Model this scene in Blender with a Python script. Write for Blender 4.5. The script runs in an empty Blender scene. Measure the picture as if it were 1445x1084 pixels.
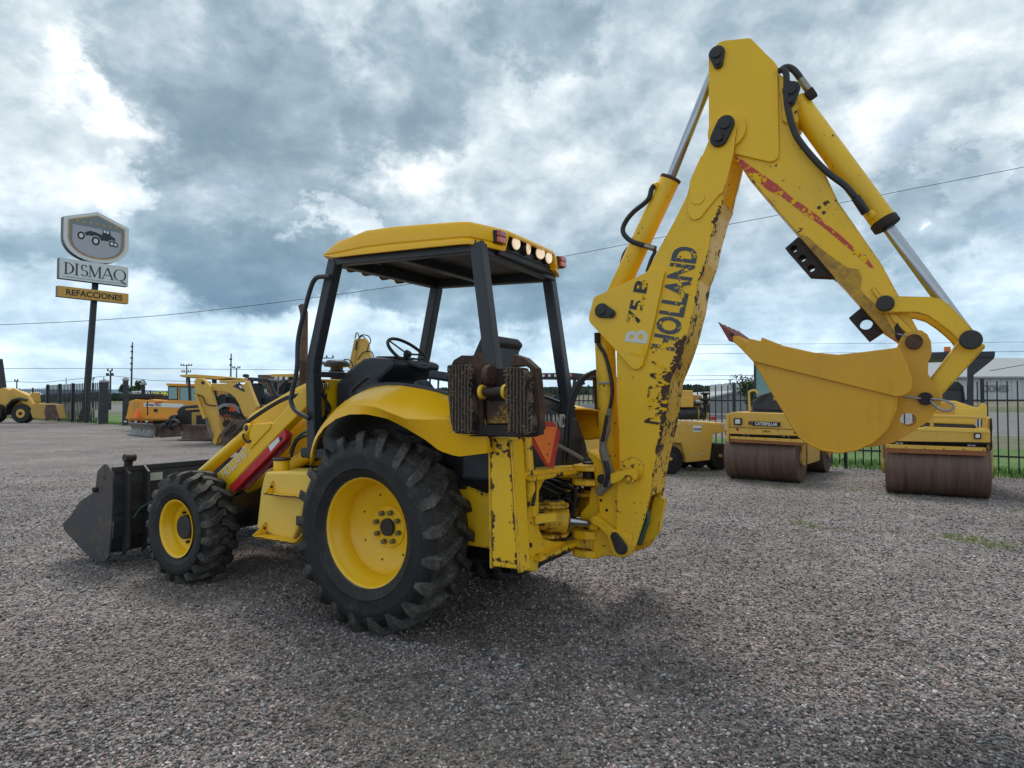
import bpy, bmesh, math, random
from mathutils import Vector, Matrix, noise
from mathutils.geometry import tessellate_polygon
R=math.radians
random.seed(7)
S=bpy.context.scene
COL=S.collection
# ------------------------------------------------------------------ camera
cd=bpy.data.cameras.new('camera'); cam=bpy.data.objects.new('camera',cd); COL.objects.link(cam)
cam.location=(0,0,1.58); cam.rotation_euler=(R(90)+.0276,0,0)
cd.sensor_width=36; cd.lens=885/1445*36; cd.clip_start=.1; cd.clip_end=6000
S.camera=cam
S.view_settings.view_transform='Standard'; S.view_settings.look='None'
S.view_settings.exposure=.64; S.view_settings.gamma=1; S.view_settings.use_curve_mapping=False
S.cycles.max_bounces=6; S.cycles.diffuse_bounces=3; S.cycles.glossy_bounces=3; S.cycles.transmission_bounces=4
# ------------------------------------------------------------------ node helpers
class NT:
    def __init__(s,nt): s.nt=nt; s.n=nt.nodes; s.l=nt.links
    def add(s,t,**k):
        n=s.n.new(t)
        for a,b in k.items(): setattr(n,a,b)
        return n
    def put(s,sock,v):
        if v is None: return
        if isinstance(v,bpy.types.NodeSocket): s.l.new(v,sock)
        else:
            if sock.type=='RGBA' and len(v)==3: v=(*v,1)
            sock.default_value=v
    def m(s,op,a,b=None,c=None,clamp=False):
        n=s.add('ShaderNodeMath',operation=op,use_clamp=clamp)
        for i,v in enumerate((a,b,c)): s.put(n.inputs[i],v)
        return n.outputs[0]
    def vm(s,op,a,b=None,out=0):
        n=s.add('ShaderNodeVectorMath',operation=op)
        s.put(n.inputs[0],a); 
        if b is not None: s.put(n.inputs[3] if op=='SCALE' else n.inputs[1],b)
        return n.outputs[out]
    def mix(s,f,a,b,bt='MIX'):
        n=s.add('ShaderNodeMix',data_type='RGBA',blend_type=bt); n.clamp_factor=True
        s.put(n.inputs[0],f); s.put(n.inputs[6],a); s.put(n.inputs[7],b)
        return n.outputs[2]
    def noise(s,vec,scale,detail=4,rough=.55,dist=0,out=0,dim='3D'):
        n=s.add('ShaderNodeTexNoise',noise_dimensions=dim); s.put(n.inputs['Vector'],vec)
        n.inputs['Scale'].default_value=scale; n.inputs['Detail'].default_value=detail
        n.inputs['Roughness'].default_value=rough; n.inputs['Distortion'].default_value=dist
        return n.outputs[out]
    def vor(s,vec,scale,feature='F1',rand=1,out='Distance'):
        n=s.add('ShaderNodeTexVoronoi',feature=feature); s.put(n.inputs['Vector'],vec)
        n.inputs['Scale'].default_value=scale; n.inputs['Randomness'].default_value=rand
        return n.outputs[out]
    def step(s,x,a,b):
        n=s.add('ShaderNodeMapRange',interpolation_type='SMOOTHSTEP'); s.put(n.inputs[0],x)
        n.inputs[1].default_value=a; n.inputs[2].default_value=b
        return n.outputs[0]
    def ramp(s,x,stops,interp='LINEAR'):
        n=s.add('ShaderNodeValToRGB'); n.color_ramp.interpolation=interp; s.put(n.inputs[0],x)
        e=n.color_ramp.elements
        while len(e)<len(stops): e.new(.5)
        for i,(p,c) in enumerate(stops): e[i].position=p; e[i].color=(*c,1)
        return n.outputs[0]
    def mapping(s,vec,scale=(1,1,1),rot=(0,0,0),loc=(0,0,0)):
        n=s.add('ShaderNodeMapping'); s.put(n.inputs[0],vec); n.inputs[1].default_value=loc
        n.inputs[2].default_value=rot; n.inputs[3].default_value=scale
        return n.outputs[0]
# ------------------------------------------------------------------ world: clouded daylight sky
SUN_EL,SUN_AZ=R(58),R(-12)      # azimuth measured from +Y towards +X
W=bpy.data.worlds.new('World'); S.world=W; W.use_nodes=True
MASSES=[(300,60,150,100,-.18,4),(400,180,210,95,-.20,4),(570,120,80,80,-.14,4),(430,235,130,50,-.08),(320,250,80,60,-.08),
 (112,85,30,28,.40),(60,30,60,60,.08),(60,210,170,65,.15,4),(165,250,60,34,.20,4),(150,160,60,12,.26),(45,340,90,50,-.22),(290,340,160,70,-.22),(200,290,60,50,-.14),
 (560,245,60,30,.48),(455,312,46,34,.28,4),(340,285,70,26,.14),(500,390,330,48,-.18,4),(300,415,120,24,-.16),(680,400,260,50,-.20),(640,240,60,60,.08),
 (765,40,80,55,-.22,4),(760,150,60,60,.20),(860,260,70,50,.14),(1110,60,110,60,-.12),(950,150,70,60,.10),
 (1290,90,100,50,.20),(1200,200,90,40,.20),(1330,300,140,70,-.20,4),(1150,430,200,45,-.20),(960,330,50,50,-.12),(1410,210,50,50,.16,4),(1335,300,14,10,.40),(150,440,200,22,.10)]
W.cycles.sampling_method='MANUAL'; W.cycles.sample_map_resolution=512
nt=W.node_tree; w=NT(nt)
bgn=nt.nodes['Background']; out_=nt.nodes['World Output']
dv=w.add('ShaderNodeTexCoord').outputs['Generated']
sx=w.add('ShaderNodeSeparateXYZ'); w.put(sx.inputs[0],dv); X_,Y_,Z_=sx.outputs
az=w.m('ARCTAN2',X_,Y_); el=w.m('ARCSINE',Z_)
zz=w.m('ADD',w.m('MAXIMUM',Z_,0),.16)
cb=w.add('ShaderNodeCombineXYZ'); w.put(cb.inputs[0],w.m('DIVIDE',X_,zz)); w.put(cb.inputs[1],w.m('DIVIDE',Y_,zz)); cb.inputs[2].default_value=2.3
P=cb.outputs[0]
n_big=w.noise(P,1.0,8,.56,.25)
n_mid=w.noise(w.vm('ADD',P,(7.1,3.3,1.0)),2.6,9,.60,.35)
ca=w.add('ShaderNodeCombineXYZ'); w.put(ca.inputs[0],az); w.put(ca.inputs[1],w.m('MULTIPLY',el,1.35)); ca.inputs[2].default_value=0.7
Q=ca.outputs[0]
bil=w.noise(Q,7.5,8,.57,.25)                         # billowing detail in view angle
dis=w.add('ShaderNodeTexNoise'); w.put(dis.inputs['Vector'],Q); dis.inputs['Scale'].default_value=5.5; dis.inputs['Detail'].default_value=8; dis.inputs['Roughness'].default_value=.64
ds=w.add('ShaderNodeSeparateXYZ'); w.put(ds.inputs[0],dis.outputs['Color'])
da=w.m('ADD',az,w.m('MULTIPLY',w.m('SUBTRACT',ds.outputs[0],.5),.40)); de=w.m('ADD',el,w.m('MULTIPLY',w.m('SUBTRACT',ds.outputs[1],.5),.26))
def masses(px,py,sx_,sy_,amp,pw=2):
    a=math.atan((px-722.5)/885); e=math.atan((566.4-py)/885*math.cos(a)); k=math.cos(a)**2/885
    u=w.m('DIVIDE',w.m('SUBTRACT',da,a),sx_*k); v=w.m('DIVIDE',w.m('SUBTRACT',de,e),sy_/885)
    r=w.m('ADD',w.m('MULTIPLY',u,u),w.m('MULTIPLY',v,v))
    if pw==4: return w.m('MULTIPLY',w.step(r,1.55,.55),amp)
    return w.m('MULTIPLY',w.m('EXPONENT',w.m('MULTIPLY',r,-1)),amp)
hi=w.step(el,.10,.34)
tot=w.m('ADD',w.m('MULTIPLY',w.m('SUBTRACT',n_big,.5),.55),w.m('MULTIPLY',w.m('SUBTRACT',n_mid,.5),w.m('ADD',.38,w.m('MULTIPLY',hi,.3))))
bil2=w.noise(Q,17,7,.58,.4)
tot=w.m('ADD',tot,w.m('ADD',w.m('MULTIPLY',w.m('SUBTRACT',bil,.5),.95),w.m('MULTIPLY',w.m('SUBTRACT',bil2,.5),.55)))
for q in MASSES: tot=w.m('ADD',tot,masses(*q))
# brighter thin deck low over the horizon
low=w.m('SUBTRACT',1,w.step(w.m('ADD',de,w.m('MULTIPLY',w.m('ABSOLUTE',w.m('ADD',az,.1)),-.10)),.105,.130))
tot=w.m('ADD',tot,w.m('MULTIPLY',low,.20))
B_=w.m('ADD',w.m('MULTIPLY',tot,.86),.53)
cloud=w.ramp(B_,[(.0,(.135,.20,.255)),(.22,(.185,.255,.31)),(.40,(.26,.335,.39)),(.55,(.37,.44,.49)),(.70,(.50,.56,.60)),(.86,(.68,.72,.75)),(1.0,(.84,.855,.87))])
# bluer shade towards the horizon and in the far gaps
hb=w.m('SUBTRACT',1,w.step(el,.02,.36))
cloud=w.mix(w.m('MULTIPLY',hb,.55),cloud,w.mix(1,cloud,(.70,.98,1.20),'MULTIPLY'))
sky=w.add('ShaderNodeTexSky',sky_type='NISHITA'); sky.sun_disc=False; sky.sun_elevation=SUN_EL; sky.sun_rotation=SUN_AZ; sky.air_density=1.0; sky.dust_density=1.5
gap=w.m('MULTIPLY',w.step(w.noise(w.vm('ADD',P,(1.7,9.2,4.0)),1.6,6,.6,.3),.60,.72),.45)
skyc=w.mix(1,sky.outputs[0],(1.0,1.0,1.0),'MULTIPLY')
skn=w.vm('SCALE',skyc,.085); skn.node.inputs[3].default_value=.085
fin=w.mix(gap,cloud,skn)
# the haze along the horizon
hz=w.m('MULTIPLY',w.m('SUBTRACT',1,w.step(el,.0,.075)),.45)
fin=w.mix(hz,fin,(.56,.66,.72))
w.put(bgn.inputs[0],w.vm('SCALE',fin,10)); bgn.inputs[0].links[0].from_node.inputs[3].default_value=10.0
bgn.inputs[1].default_value=.1

sl=bpy.data.lights.new('sun','SUN'); sl.energy=1.25; sl.angle=R(22); sl.color=(1,.95,.88)
so=bpy.data.objects.new('sun',sl); COL.objects.link(so)
sd=Vector((math.sin(SUN_AZ)*math.cos(SUN_EL),math.cos(SUN_AZ)*math.cos(SUN_EL),math.sin(SUN_EL)))
so.rotation_euler=sd.to_track_quat('Z','Y').to_euler(); so.location=(0,0,30)
# ------------------------------------------------------------------ materials
def newmat(name):
    m=bpy.data.materials.new(name); m.use_nodes=True; t=NT(m.node_tree)
    return m,t,t.n['Principled BSDF']
def obc(t): return t.add('ShaderNodeTexCoord').outputs['Object']
def bump(t,b,h,strength=.3,dist=.01):
    n=t.add('ShaderNodeBump'); n.inputs['Strength'].default_value=strength; n.inputs['Distance'].default_value=dist
    t.put(n.inputs['Height'],h); t.put(b.inputs['Normal'],n.outputs[0])
def paint(name,col,chips=.0,dirt=.25,rough=.38,chipcol=(.035,.016,.010),dust=(.30,.25,.19),edge=0.0,scale=1,metal=0,fade=.25):
    m,t,b=newmat(name); v=obc(t)
    big=t.noise(v,1.7*scale,4,.6); fine=t.noise(v,38*scale,5,.65); mid=t.noise(v,9*scale,5,.65)
    c=t.mix(t.m('MULTIPLY',t.step(big,.42,.68),fade),col,tuple(min(1,x*.72+.06) for x in col))
    streak=t.noise(t.mapping(v,(14*scale,14*scale,1.6*scale)),1,5,.7)
    d=t.m('MULTIPLY',t.step(t.m('ADD',t.m('MULTIPLY',streak,.6),t.m('MULTIPLY',mid,.4)),.46,.74),dirt)
    c=t.mix(d,c,dust)
    w=t.add('ShaderNodeAttribute',attribute_name='wear').outputs['Fac']
    s=t.m('ADD',t.m('MULTIPLY',fine,.45),t.m('MULTIPLY',mid,.55))
    s=t.m('ADD',s,t.m('MULTIPLY',w,.55))
    s=t.m('ADD',s,(chips-.5)*.3)
    if edge>0:
        bv=t.add('ShaderNodeBevel',samples=3); bv.inputs[0].default_value=.012
        g=t.add('ShaderNodeNewGeometry')
        dt=t.vm('DOT_PRODUCT',bv.outputs[0],g.outputs['Normal'],out=1)
        e=t.m('SUBTRACT',1,dt,clamp=True)
        s=t.m('ADD',s,t.m('MULTIPLY',t.m('MINIMUM',e,.25),edge))
    chip=t.step(s,.63,.65)
    rc=t.mix(t.noise(v,60*scale,3),chipcol,tuple(min(1,x*2.6+.01) for x in chipcol) if max(chipcol)<.3 else chipcol)
    c=t.mix(chip,c,rc)
    t.put(b.inputs['Base Color'],c)
    r=t.m('ADD',t.m('ADD',rough,t.m('MULTIPLY',d,.6)),t.m('MULTIPLY',chip,.4),clamp=True)
    t.put(b.inputs['Roughness'],r); b.inputs['Metallic'].default_value=metal
    h=t.m('SUBTRACT',t.m('MULTIPLY',t.noise(v,90*scale,2),.12),chip)
    bump(t,b,h,.25,.002)
    return m
YEL=(.86,.50,.003)
M={}
M['yellow']=paint('yellow_paint',YEL,.12,.14,.32,edge=.35,dust=(.50,.36,.10),fade=.15)
M['yellow_old']=paint('yellow_paint_worn',(.84,.49,.006),.60,.22,.42,edge=1.3,dust=(.42,.29,.10))
M['yellow_clean']=paint('yellow_plastic',(.90,.48,.001),-.4,.04,.26,fade=.05)
M['yellow_deep']=paint('yellow_bucket_shaded',(.68,.335,.002),.02,.28,.42,fade=.25,dust=(.30,.15,.03),edge=.1)  # darker yellow: the digging bucket's shade is put into its base colour
M['yellow_pale']=paint('pale_yellow_paint',(.80,.53,.08),.15,.25,.5,dust=(.5,.38,.2))
M['cat']=paint('machine_yellow_faded',(.68,.40,.06),.12,.35,.5,edge=.3)
M['cat_old']=paint('machine_yellow_dull',(.52,.30,.06),.30,.5,.6,edge=.5)
M['orange']=paint('orange_machine_paint',(.78,.32,.02),.0,.2,.45)
M['greasy']=paint('greasy_yellow_casting',(.70,.40,.015),.75,.85,.5,edge=.9,dust=(.10,.07,.035),scale=1.6)
M['ghost']=paint('unfaded_yellow_ghost',(.80,.50,.004),-.3,.05,.3,fade=0)
M['dark']=paint('dark_grey_paint',(.020,.025,.034),-.05,.12,.42,chipcol=(.10,.07,.05),dust=(.16,.15,.14),fade=.1)
M['plastic']=paint('dark_grey_plastic',(.024,.028,.036),-.6,.20,.5,dust=(.14,.14,.14),fade=.05)
M['black']=paint('black_paint',(.012,.012,.014),-.2,.25,.55,chipcol=(.05,.03,.02),dust=(.08,.07,.065),fade=.05)
M['bucketblack']=paint('black_bucket_paint',(.022,.023,.026),.35,.35,.5,chipcol=(.05,.035,.028),dust=(.11,.085,.065),scale=.5)
M['bucketside']=paint('scuffed_bucket_steel',(.040,.042,.048),.85,.75,.5,chipcol=(.055,.042,.034),dust=(.12,.085,.062),scale=.35)
M['red']=paint('red_paint',(.50,.012,.016),.0,.12,.35,fade=.1)
M['darkred']=paint('dull_red_paint',(.16,.015,.018),.2,.3,.5)
M['toothred']=paint('worn_red_paint',(.22,.025,.02),.3,.3,.5)
M['white']=paint('white_paint',(.75,.75,.72),-.1,.2,.5)
M['sticker']=paint('worn_white_sticker',(.72,.72,.70),.33,.2,.5,chipcol=(.1,.03,.03))
M['pinblack']=paint('pin_black',(.016,.014,.014),.2,.4,.5,dust=(.08,.05,.035))
M['fence']=paint('fence_black_paint',(.016,.018,.024),-.1,.3,.5,dust=(.10,.10,.10))
def rust(name,a,b,c,rough=.75,scale=1,stretch=(1,1,1),metal=.0):
    m,t,bs=newmat(name); v=t.mapping(obc(t),stretch)
    n=t.noise(v,7*scale,7,.68); n2=t.noise(v,45*scale,4,.6)
    x=t.m('ADD',t.m('MULTIPLY',n,.7),t.m('MULTIPLY',n2,.3))
    t.put(bs.inputs['Base Color'],t.ramp(x,[(.36,a),(.5,b),(.66,c)]))
    bs.inputs['Roughness'].default_value=rough; bs.inputs['Metallic'].default_value=metal
    bump(t,bs,x,.35,.006); return m
M['rust']=rust('rusty_steel',(.018,.011,.009),(.05,.024,.015),(.13,.055,.025))
M['stack']=rust('brown_exhaust_steel',(.05,.03,.022),(.10,.062,.042),(.17,.11,.075),.7,.6)
M['rustdark']=rust('dark_rusty_steel',(.010,.008,.008),(.022,.014,.012),(.05,.026,.018))
M['rustpaint']=rust('rust_with_paint_remnants',(.02,.012,.009),(.06,.03,.018),(.62,.33,.02),.7,1.2)
M['drum']=rust('rusty_roller_drum',(.08,.046,.032),(.13,.078,.056),(.19,.125,.09),.6,1.2,(2.2,.12,.12),.2)
M['drumstrip']=rust('fresh_rust_strip',(.20,.07,.025),(.28,.10,.035),(.35,.14,.06))
M['steel']=rust('scraped_blade_steel',(.07,.065,.06),(.15,.14,.13),(.24,.22,.20),.5,.5)
M['rustbrown']=rust('brown_bucket_steel',(.05,.03,.022),(.10,.06,.045),(.17,.11,.08),.7,.5)
def simple(name,col,rough=.5,metal=0,emit=0,ecol=None,spec=None,trans=0,alpha=1,coat=0):
    m,t,b=newmat(name); v=obc(t)
    n=t.noise(v,12,4,.6)
    t.put(b.inputs['Base Color'],t.mix(t.m('MULTIPLY',t.step(n,.35,.7),.3),col,tuple(x*.7 for x in col)))
    b.inputs['Roughness'].default_value=rough; b.inputs['Metallic'].default_value=metal
    b.inputs['Transmission Weight'].default_value=trans; b.inputs['Alpha'].default_value=alpha
    b.inputs['Coat Weight'].default_value=coat
    if emit: b.inputs['Emission Color'].default_value=(*(ecol or col),1); b.inputs['Emission Strength'].default_value=emit
    return m
M['chrome']=simple('chrome_rod',(.42,.44,.48),.24,1)
M['hose']=simple('hydraulic_hose_rubber',(.014,.014,.017),.45)
M['hosegreen']=simple('green_hose',(.02,.09,.06),.4)
M['sleeve']=simple('frayed_hose_sleeve',(.19,.17,.14),.95)
M['fitting']=simple('zinc_fitting',(.30,.28,.22),.35,.8)
M['nut']=simple('olive_wheel_nut',(.17,.16,.09),.5,.3)
M['lens']=simple('work_lamp_lens',(.80,.72,.58),.12,.0,coat=1,emit=.35,ecol=(1,.72,.42))
M['lenscold']=simple('headlamp_lens',(.7,.7,.68),.15,.1,coat=1)
M['redlens']=simple('red_lamp_lens',(.38,.012,.02),.18,coat=1)
M['orangelens']=simple('orange_lamp_lens',(.60,.08,.02),.2,coat=1)
M['beacon']=simple('orange_beacon',(.85,.20,.01),.25)
M['smv_orange']=simple('fluorescent_orange',(1,.24,.05),.5)
M['smv_red']=simple('reflective_red_border',(.52,.05,.06),.35)
M['smv_triangle']=simple('orange_triangle',(.95,.12,.02),.5)
M['glass']=simple('teal_cab_glass',(.10,.26,.25),.06,0,coat=1)
M['silver']=simple('aluminium_grey',(.32,.33,.35),.4,.6)
M['text_dark']=paint('worn_dark_lettering',(.05,.06,.075),.72,.05,.5,chipcol=YEL)
M['text_black']=paint('worn_black_lettering',(.012,.011,.012),.80,.05,.5,chipcol=YEL)
M['text_faded']=paint('nearly_worn_off_lettering',(.03,.018,.012),.98,.05,.5,chipcol=YEL)
M['text_white']=paint('white_lettering',(.66,.66,.60),.52,.05,.5,chipcol=YEL)
M['text_grey']=paint('grey_lettering',(.42,.44,.45),.25,.05,.5,chipcol=(.03,.036,.046))
M['text_whiteworn']=paint('white_letter_remnants',(.62,.62,.55),1.15,.05,.5,chipcol=YEL)
M['text_redworn']=paint('worn_red_stripe',(.50,.05,.03),.88,.05,.5,chipcol=YEL)
for k in('text_dark','text_black','text_white','text_redworn'):  # worn-through lettering shows the paint below
    pass
M['ink']=simple('sign_navy_ink',(.018,.024,.042),.5)
M['inkplain']=simple('black_print',(.012,.012,.014),.5)
M['sign_white']=simple('sign_panel_white',(.66,.68,.70),.45)
M['sign_grey']=simple('sign_panel_grey',(.19,.22,.24),.5)
M['sign_light']=simple('sign_panel_light_grey',(.40,.40,.45),.5)
M['sign_gold']=simple('sign_gold',(.62,.33,.06),.5)
M['sign_side']=simple('sign_box_dark_side',(.035,.045,.055),.5)
M['offwhite']=simple('offwhite_box',(.55,.55,.45),.6)
M['whitewall']=paint('white_metal_cladding',(.55,.57,.58),-.3,.25,.6)
M['roofmetal']=paint('grey_metal_roof',(.34,.36,.37),-.3,.3,.6)
M['greywall']=paint('grey_block_wall',(.26,.26,.26),-.2,.4,.8)
M['bark']=simple('brown_bark',(.08,.06,.045),.9)
M['foliage']=simple('leaf_green',(.055,.10,.03),.8)
M['wood']=simple('weathered_pole',(.07,.07,.075),.8)
M['busyellow']=simple('bright_yellow_vehicle',(.75,.70,.02),.5)
M['greensign']=simple('green_sign',(.01,.15,.06),.5)
M['bluecap']=simple('blue_cap',(.02,.05,.16),.4)
M['brick']=rust('brown_brick',(.10,.05,.035),(.15,.08,.055),(.20,.11,.08),.8,2)
M['dipwear']=rust('brown_worn_paint',(.10,.055,.015),(.40,.215,.018),(.62,.35,.015),.5,.8)
M['brown_rubber']=simple('worn_brown_panel',(.11,.055,.035),.7)
# tyre rubber with dust in the grooves
m,t,b=newmat('tyre_rubber'); v=obc(t)
n=t.noise(v,5,5,.65); n2=t.noise(v,30,4,.7)
x=t.m('ADD',t.m('MULTIPLY',n,.6),t.m('MULTIPLY',n2,.4))
t.put(b.inputs['Base Color'],t.ramp(x,[(.38,(.007,.007,.008)),(.54,(.014,.014,.015)),(.68,(.050,.046,.042))]))
b.inputs['Roughness'].default_value=.62; b.inputs['Specular IOR Level'].default_value=.45
bump(t,b,n2,.35,.004); M['rubber']=m
m,t,b=newmat('tyre_tread_rubber'); v=obc(t)
n=t.noise(v,9,6,.7); n2=t.noise(v,60,4,.7)
x=t.m('ADD',t.m('MULTIPLY',n,.6),t.m('MULTIPLY',n2,.4))
t.put(b.inputs['Base Color'],t.ramp(x,[(.36,(.016,.015,.014)),(.5,(.045,.041,.037)),(.62,(.125,.112,.098))]))
b.inputs['Roughness'].default_value=.75
bump(t,b,x,.5,.008); M['tread']=m
# stabiliser pad: laminated belting with frayed cords
m,t,b=newmat('laminated_pad_rubber'); v=obc(t)
w=t.add('ShaderNodeTexWave',wave_type='BANDS',bands_direction='X'); t.put(w.inputs[0],v)
w.inputs['Scale'].default_value=14; w.inputs['Distortion'].default_value=2.2; w.inputs['Detail'].default_value=4; w.inputs['Detail Scale'].default_value=3
n2=t.noise(t.mapping(v,(9,9,1.2)),8,5,.7)
x=t.m('ADD',t.m('MULTIPLY',w.outputs[1],.55),t.m('MULTIPLY',n2,.45))
t.put(b.inputs['Base Color'],t.ramp(x,[(.25,(.008,.006,.005)),(.45,(.040,.027,.019)),(.75,(.12,.08,.052))]))
b.inputs['Roughness'].default_value=.95; bump(t,b,x,.9,.012); M['pad']=m
M['cord']=simple('frayed_cord',(.26,.19,.12),.95)
# ------------------------------------------------------------------ geometry helpers
OFF=[Vector((0,0,0))]
def finish(o,parent,name=None):
    COL.objects.link(o)
    if parent is not None: o.parent=parent
    return o
def mesh(name,verts,faces,mat,parent=None,smooth=False,wear=None,kind=None,label=None):
    me=bpy.data.meshes.new(name)
    f=OFF[0]
    me.from_pydata([(v[0]-f.x,v[1]-f.y,v[2]-f.z) for v in verts],[],faces); me.update()
    mats=mat if isinstance(mat,(list,tuple)) else [mat]
    for q in mats: me.materials.append(M[q] if isinstance(q,str) else q)
    if smooth: me.shade_smooth()
    if wear:
        a=me.attributes.new('wear','FLOAT','POINT')
        for i,x in enumerate(wear): a.data[i].value=x
    o=bpy.data.objects.new(name,me); finish(o,parent)
    if kind: o['kind']=kind
    if label: o['label']=label
    return o
def fixn(o):
    bm=bmesh.new(); bm.from_mesh(o.data); bmesh.ops.recalc_face_normals(bm,faces=bm.faces); bm.to_mesh(o.data); bm.free(); return o
def bev(o,w,seg=2):
    if w>0:
        b=o.modifiers.new('bevel','BEVEL'); b.width=w; b.segments=seg; b.limit_method='ANGLE'; b.angle_limit=R(35)
    return o
def P3(axis,p,q,a):
    return (p,a,q) if axis=='y' else ((a,p,q) if axis=='x' else (p,q,a))
def prism(name,pts,a,b,mat,parent=None,axis='y',bevel=.004,holes=(),**k):
    loops=[list(pts)]+[list(h) for h in holes]
    flat=[p for L in loops for p in L]
    n=len(flat); V=[P3(axis,p[0],p[1],a) for p in flat]+[P3(axis,p[0],p[1],b) for p in flat]
    tris=tessellate_polygon([[Vector((p[0],p[1],0)) for p in L] for L in loops])
    F=[]
    if holes:
        for t_ in tris: F.append(tuple(t_)); F.append(tuple(i+n for i in reversed(t_)))
    else:
        if len(pts)<=4 : F+= [tuple(range(n)),tuple(n+i for i in reversed(range(n)))]
        else:
            F+= [tuple(range(n)),tuple(n+i for i in reversed(range(n)))]
    s=0
    for L in loops:
        m_=len(L)
        for i in range(m_):
            j=(i+1)%m_; F.append((s+i,s+j,s+j+n,s+i+n))
        s+=m_
    o=mesh(name,V,F,mat,parent,**k); fixn(o)
    return bev(o,bevel)
def circ(c,r,n=20,ry=None):
    return [(c[0]+r*math.cos(2*math.pi*i/n),c[1]+(ry or r)*math.sin(2*math.pi*i/n)) for i in range(n)]
def box(name,lo,hi,mat,parent=None,bevel=.006,**k):
    x0,y0,z0=lo;x1,y1,z1=hi
    V=[(x,y,z) for z in(z0,z1) for y in(y0,y1) for x in(x0,x1)]
    F=[(0,1,3,2),(4,6,7,5),(0,4,5,1),(2,3,7,6),(0,2,6,4),(1,5,7,3)]
    o=mesh(name,V,F,mat,parent,**k); fixn(o); return bev(o,bevel)
def frames(pts):
    pts=[Vector(p) for p in pts]; T=[]
    for i in range(len(pts)):
        a=pts[max(i-1,0)]; b=pts[min(i+1,len(pts)-1)]; T.append((b-a).normalized())
    up=Vector((0,0,1)) if abs(T[0].z)<.9 else Vector((0,1,0))
    n=(up-T[0]*up.dot(T[0])).normalized(); N=[n]
    for i in range(1,len(T)):
        n=(N[-1]-T[i]*N[-1].dot(T[i])).normalized(); N.append(n)
    return pts,T,N
def smoothpath(pts,k=5):
    pts=[Vector(p) for p in pts]
    if len(pts)<3: return pts
    out=[]
    for i in range(len(pts)-1):
        p0=pts[max(i-1,0)];p1=pts[i];p2=pts[i+1];p3=pts[min(i+2,len(pts)-1)]
        for j in range(k):
            t_=j/k
            out.append(.5*((2*p1)+(p2-p0)*t_+(2*p0-5*p1+4*p2-p3)*t_*t_+(3*p1-p0-3*p2+p3)*t_**3))
    out.append(pts[-1]); return out
def tube(name,pts,r,mat,parent=None,n=10,sm=True,smoothp=5,sec=None,caps=True,**k):
    if smoothp: pts=smoothpath(pts,smoothp)
    pts,T,N=frames(pts); V=[];F=[]
    for i,p in enumerate(pts):
        B=T[i].cross(N[i]); rr=r[i] if isinstance(r,(list,tuple)) else r
        for j in range(n):
            if sec: a,b_=sec[j]; V.append(p+N[i]*a+B*b_)
            else:
                t_=2*math.pi*j/n; V.append(p+N[i]*math.cos(t_)*rr+B*math.sin(t_)*rr)
    m_=len(pts)
    for i in range(m_-1):
        for j in range(n):
            F.append((i*n+j,i*n+(j+1)%n,(i+1)*n+(j+1)%n,(i+1)*n+j))
    if caps: F.append(tuple(reversed(range(n)))); F.append(tuple((m_-1)*n+j for j in range(n)))
    o=mesh(name,V,F,mat,parent,smooth=sm,**k)
    if sm and caps:
        o.data.polygons[-1].use_smooth=False; o.data.polygons[-2].use_smooth=False
    return o
def bar(name,a,b,w,d,mat,parent=None,up=None,bevel=.004,**k):
    a,b=Vector(a),Vector(b); T=(b-a).normalized(); u=Vector(up) if up else (Vector((0,1,0)) if abs(T.y)<.9 else Vector((1,0,0)))
    N=(u-T*u.dot(T)).normalized(); B=T.cross(N)
    V=[p+N*s*d/2+B*q*w/2 for p in(a,b) for s,q in((-1,-1),(1,-1),(1,1),(-1,1))]
    F=[(0,1,2,3),(7,6,5,4),(0,4,5,1),(1,5,6,2),(2,6,7,3),(3,7,4,0)]
    o=mesh(name,V,F,mat,parent,**k); fixn(o); return bev(o,bevel)
def cyl(name,a,b,r,mat,parent=None,n=24,bevel=.003,r2=None,**k):
    a,b=Vector(a),Vector(b); T=(b-a).normalized(); u=Vector((0,0,1)) if abs(T.z)<.9 else Vector((0,1,0))
    N=(u-T*u.dot(T)).normalized(); B=T.cross(N); V=[]
    for p,rr in((a,r),(b,r2 or r)):
        for j in range(n):
            t_=2*math.pi*j/n; V.append(p+N*math.cos(t_)*rr+B*math.sin(t_)*rr)
    F=[(j,(j+1)%n,n+(j+1)%n,n+j) for j in range(n)]+[tuple(reversed(range(n))),tuple(range(n,2*n))]
    o=mesh(name,V,F,mat,parent,**k)
    for p in o.data.polygons[:n]: p.use_smooth=True
    return bev(o,bevel)
def lathe(name,prof,mat,parent=None,n=48,center=(0,0,0),axis='y',smooth=True,mats=None,**k):
    # prof: list of (h,r) along axis
    V=[];F=[];c=Vector(center);m_=len(prof)
    for (h,r) in prof:
        for j in range(n):
            t_=2*math.pi*j/n; x,y=r*math.cos(t_),r*math.sin(t_)
            V.append(c+(Vector((x,h,y)) if axis=='y' else (Vector((x,y,h)) if axis=='z' else Vector((h,x,y)))))
    for i in range(m_-1):
        for j in range(n): F.append((i*n+j,i*n+(j+1)%n,(i+1)*n+(j+1)%n,(i+1)*n+j))
    o=mesh(name,V,F,mat,parent,smooth=smooth,**k)
    return fixn(o)
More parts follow.
